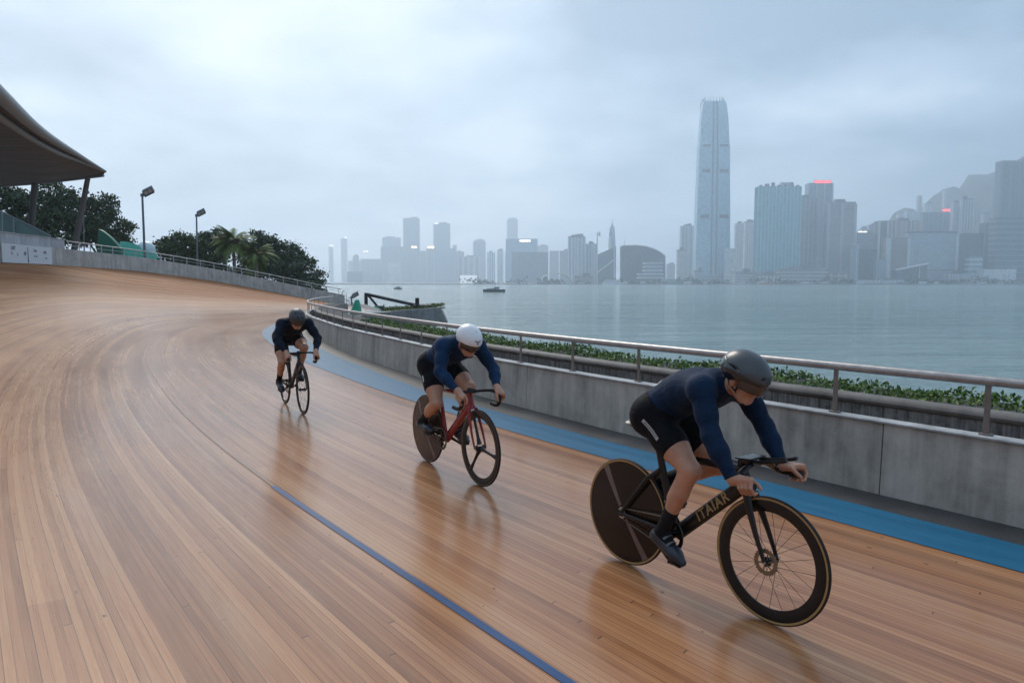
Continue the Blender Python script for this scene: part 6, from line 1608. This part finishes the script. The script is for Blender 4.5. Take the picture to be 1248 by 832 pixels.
tp = empty('arched_shelter', tuple(at(676, 345, 1440)), 0, 'cream arched shelter roof below the mauve slab', 'shelter', 'buildings across the harbour'); tp.location.z = LANDZ
pts = [(v.x - tp.location.x, 0, v.z - LANDZ) for v in [at(x, y, 1440) for x, y in ((660, 340), (663, 336), (670, 333.5), (678, 332.3), (686, 333.5), (692, 336.5), (695, 340))]]
m = MB(); m.grid([[(x, y, z) for x, _, z in pts] for y in (0, 15, 30)]); o_ = m.build('roof', simple('cream_roof', (.66, .62, .52), .6, 0, .3, 0, .05, .1), tp); o_.modifiers.new('solid', 'SOLIDIFY').thickness = 1.6
m = MB(); 
for x in (-20, -6, 8, 22): m.tube([(x, 2, 0), (x, 2, 11)], .8, 6); m.box((x, 10, 4), (9, 10, 8))
m.build('columns', trim_m, tp)
# boats
white_hull = simple('white_hull', (.62, .64, .65), .4, 0, .5, 0, .05, .3); dark_hull = simple('dark_hull', (.05, .06, .06), .6, 0, .4, 0, .2, .3); red_hull = simple('red_hull', (.40, .12, .08), .6, 0, .4, 0, .1, .3)
def boat(px0, px1, yw, label, hull_m, cab_m, decks, hull_h, mast_h=0, Y=None, group=None):
    Y = Y or FP * (CAMH + 4) / (yw - HORIZ); L = (px1 - px0) / FP * Y; o = at((px0 + px1) / 2, yw, Y); r_ = empty('boat', (o.x, Y, -4), 0, label, 'boat', 'boats on the harbour'); w = L * .22
    pl = [(-.5, -.32), (-.5, .32), (-.3, .5), (.25, .5), (.42, .3), (.5, 0), (.42, -.3), (.25, -.5), (-.3, -.5)]
    m = MB(); m.prism([(x * L * .94, y * w) for x, y in pl], -.5, hull_h, [(x * L, y * w * 1.1) for x, y in pl]); m.build('hull', hull_m, r_)
    for i, (x0, x1, z0, z1) in enumerate(decks):
        m = MB(); m.box(((x0 + x1) / 2 * L, 0, (z0 + z1) / 2), ((x1 - x0) * L, w * .75, z1 - z0 - .02)); c = m.build('cabin', cab_m, r_)
        m = MB(); m.box(((x0 + x1) / 2 * L, 0, z0 + (z1 - z0) * .55), ((x1 - x0) * L * .9, w * .75 + .12, (z1 - z0) * .35)); m.build('window_band', simple('boat_glass', (.04, .06, .07), .2), c)
    if mast_h:
        m = MB(); m.tube([(.06 * L, 0, decks[-1][3] - .05), (.06 * L, 0, mast_h)], .07, 6); m.tube([(.06 * L, 0, mast_h * .85), (.14 * L, 0, mast_h * .8)], .05, 6); m.build('mast', dark_hull, r_)
boat(588.5, 616, 356, 'dark hulled work boat with a pale wheelhouse out on the water', dark_hull, white_hull, [(-.35, .1, 1.55, 2.1), (.0, .22, 1.55, 3.0)], 1.55, 5.2)
boat(480, 490, 352.5, 'tiny grey boat farther out to the left of the work boat', dark_hull, simple('grey_cabin', (.30, .33, .34), .6), [(-.2, .25, 1.1, 2.0)], 1.1, 3.0)
boat(734, 760, 346.9, 'white ferry moored before the dark arched hall', white_hull, white_hull, [(-.42, .32, 4, 7.2), (-.3, .15, 7.2, 9.6)], 4, 0, 1388)
boat(925, 945, 347, 'reddish barge moored before the teal tower', red_hull, white_hull, [(-.4, -.1, 3, 6)], 3, 0, 1385)
boat(604, 611, 345.9, 'small white launch by the seawall above the work boat', white_hull, white_hull, [(-.2, .2, 2, 4)], 2, 6, 1392)
# trees along the far promenade: one mass nobody could count
cen = []
for _ in range(5200):
    px = rng.uniform(560, 1262); 
    dens = .35 + .65 * math.sin(px * .11) * math.sin(px * .043 + 1) + (.5 if px > 1000 else 0)
    if rng.uniform() > dens: continue
    Y = 1415 + rng.uniform(0, 14); h_ = 5 + 4 * abs(math.sin(px * .31)) + 3 * math.sin(px * .07)
    cen.append((sx(px, Y), Y, LANDZ + rng.uniform(.5, max(2, h_))))
ml = MB(); leaves(ml, cen, 4.2, .4, .8); t_ = ml.build('waterfront_trees', leaf_mat('far_leaf', (.010, .024, .012), (.022, .045, .02), (.05, .075, .03)), None, fix=False); t_['kind'] = 'stuff'
# low clutter along the promenade, each a little kiosk
for i in range(26):
    px = 640 + i * 24 + rng.uniform(-6, 6); Y = 1406 + rng.uniform(0, 3)
    w, h_ = rng.uniform(6, 16), rng.uniform(2.6, 4.6)
    o = empty('kiosk', (sx(px, Y), Y, LANDZ), 0, 'small pale kiosk in the row along the far promenade', 'kiosk', 'kiosks along the far promenade')
    m = MB(); m.box((0, 0, h_ / 2), (w, 4, h_)); m.build('body', (trim_m, roof_m, white_hull)[i % 3], o); m = MB(); m.box((0, -.3, h_ + .25), (w + 1, 5.2, .45)); m.build('roof', (roof_m, trim_m)[i % 2], o)
bpy.context.view_layer.update()
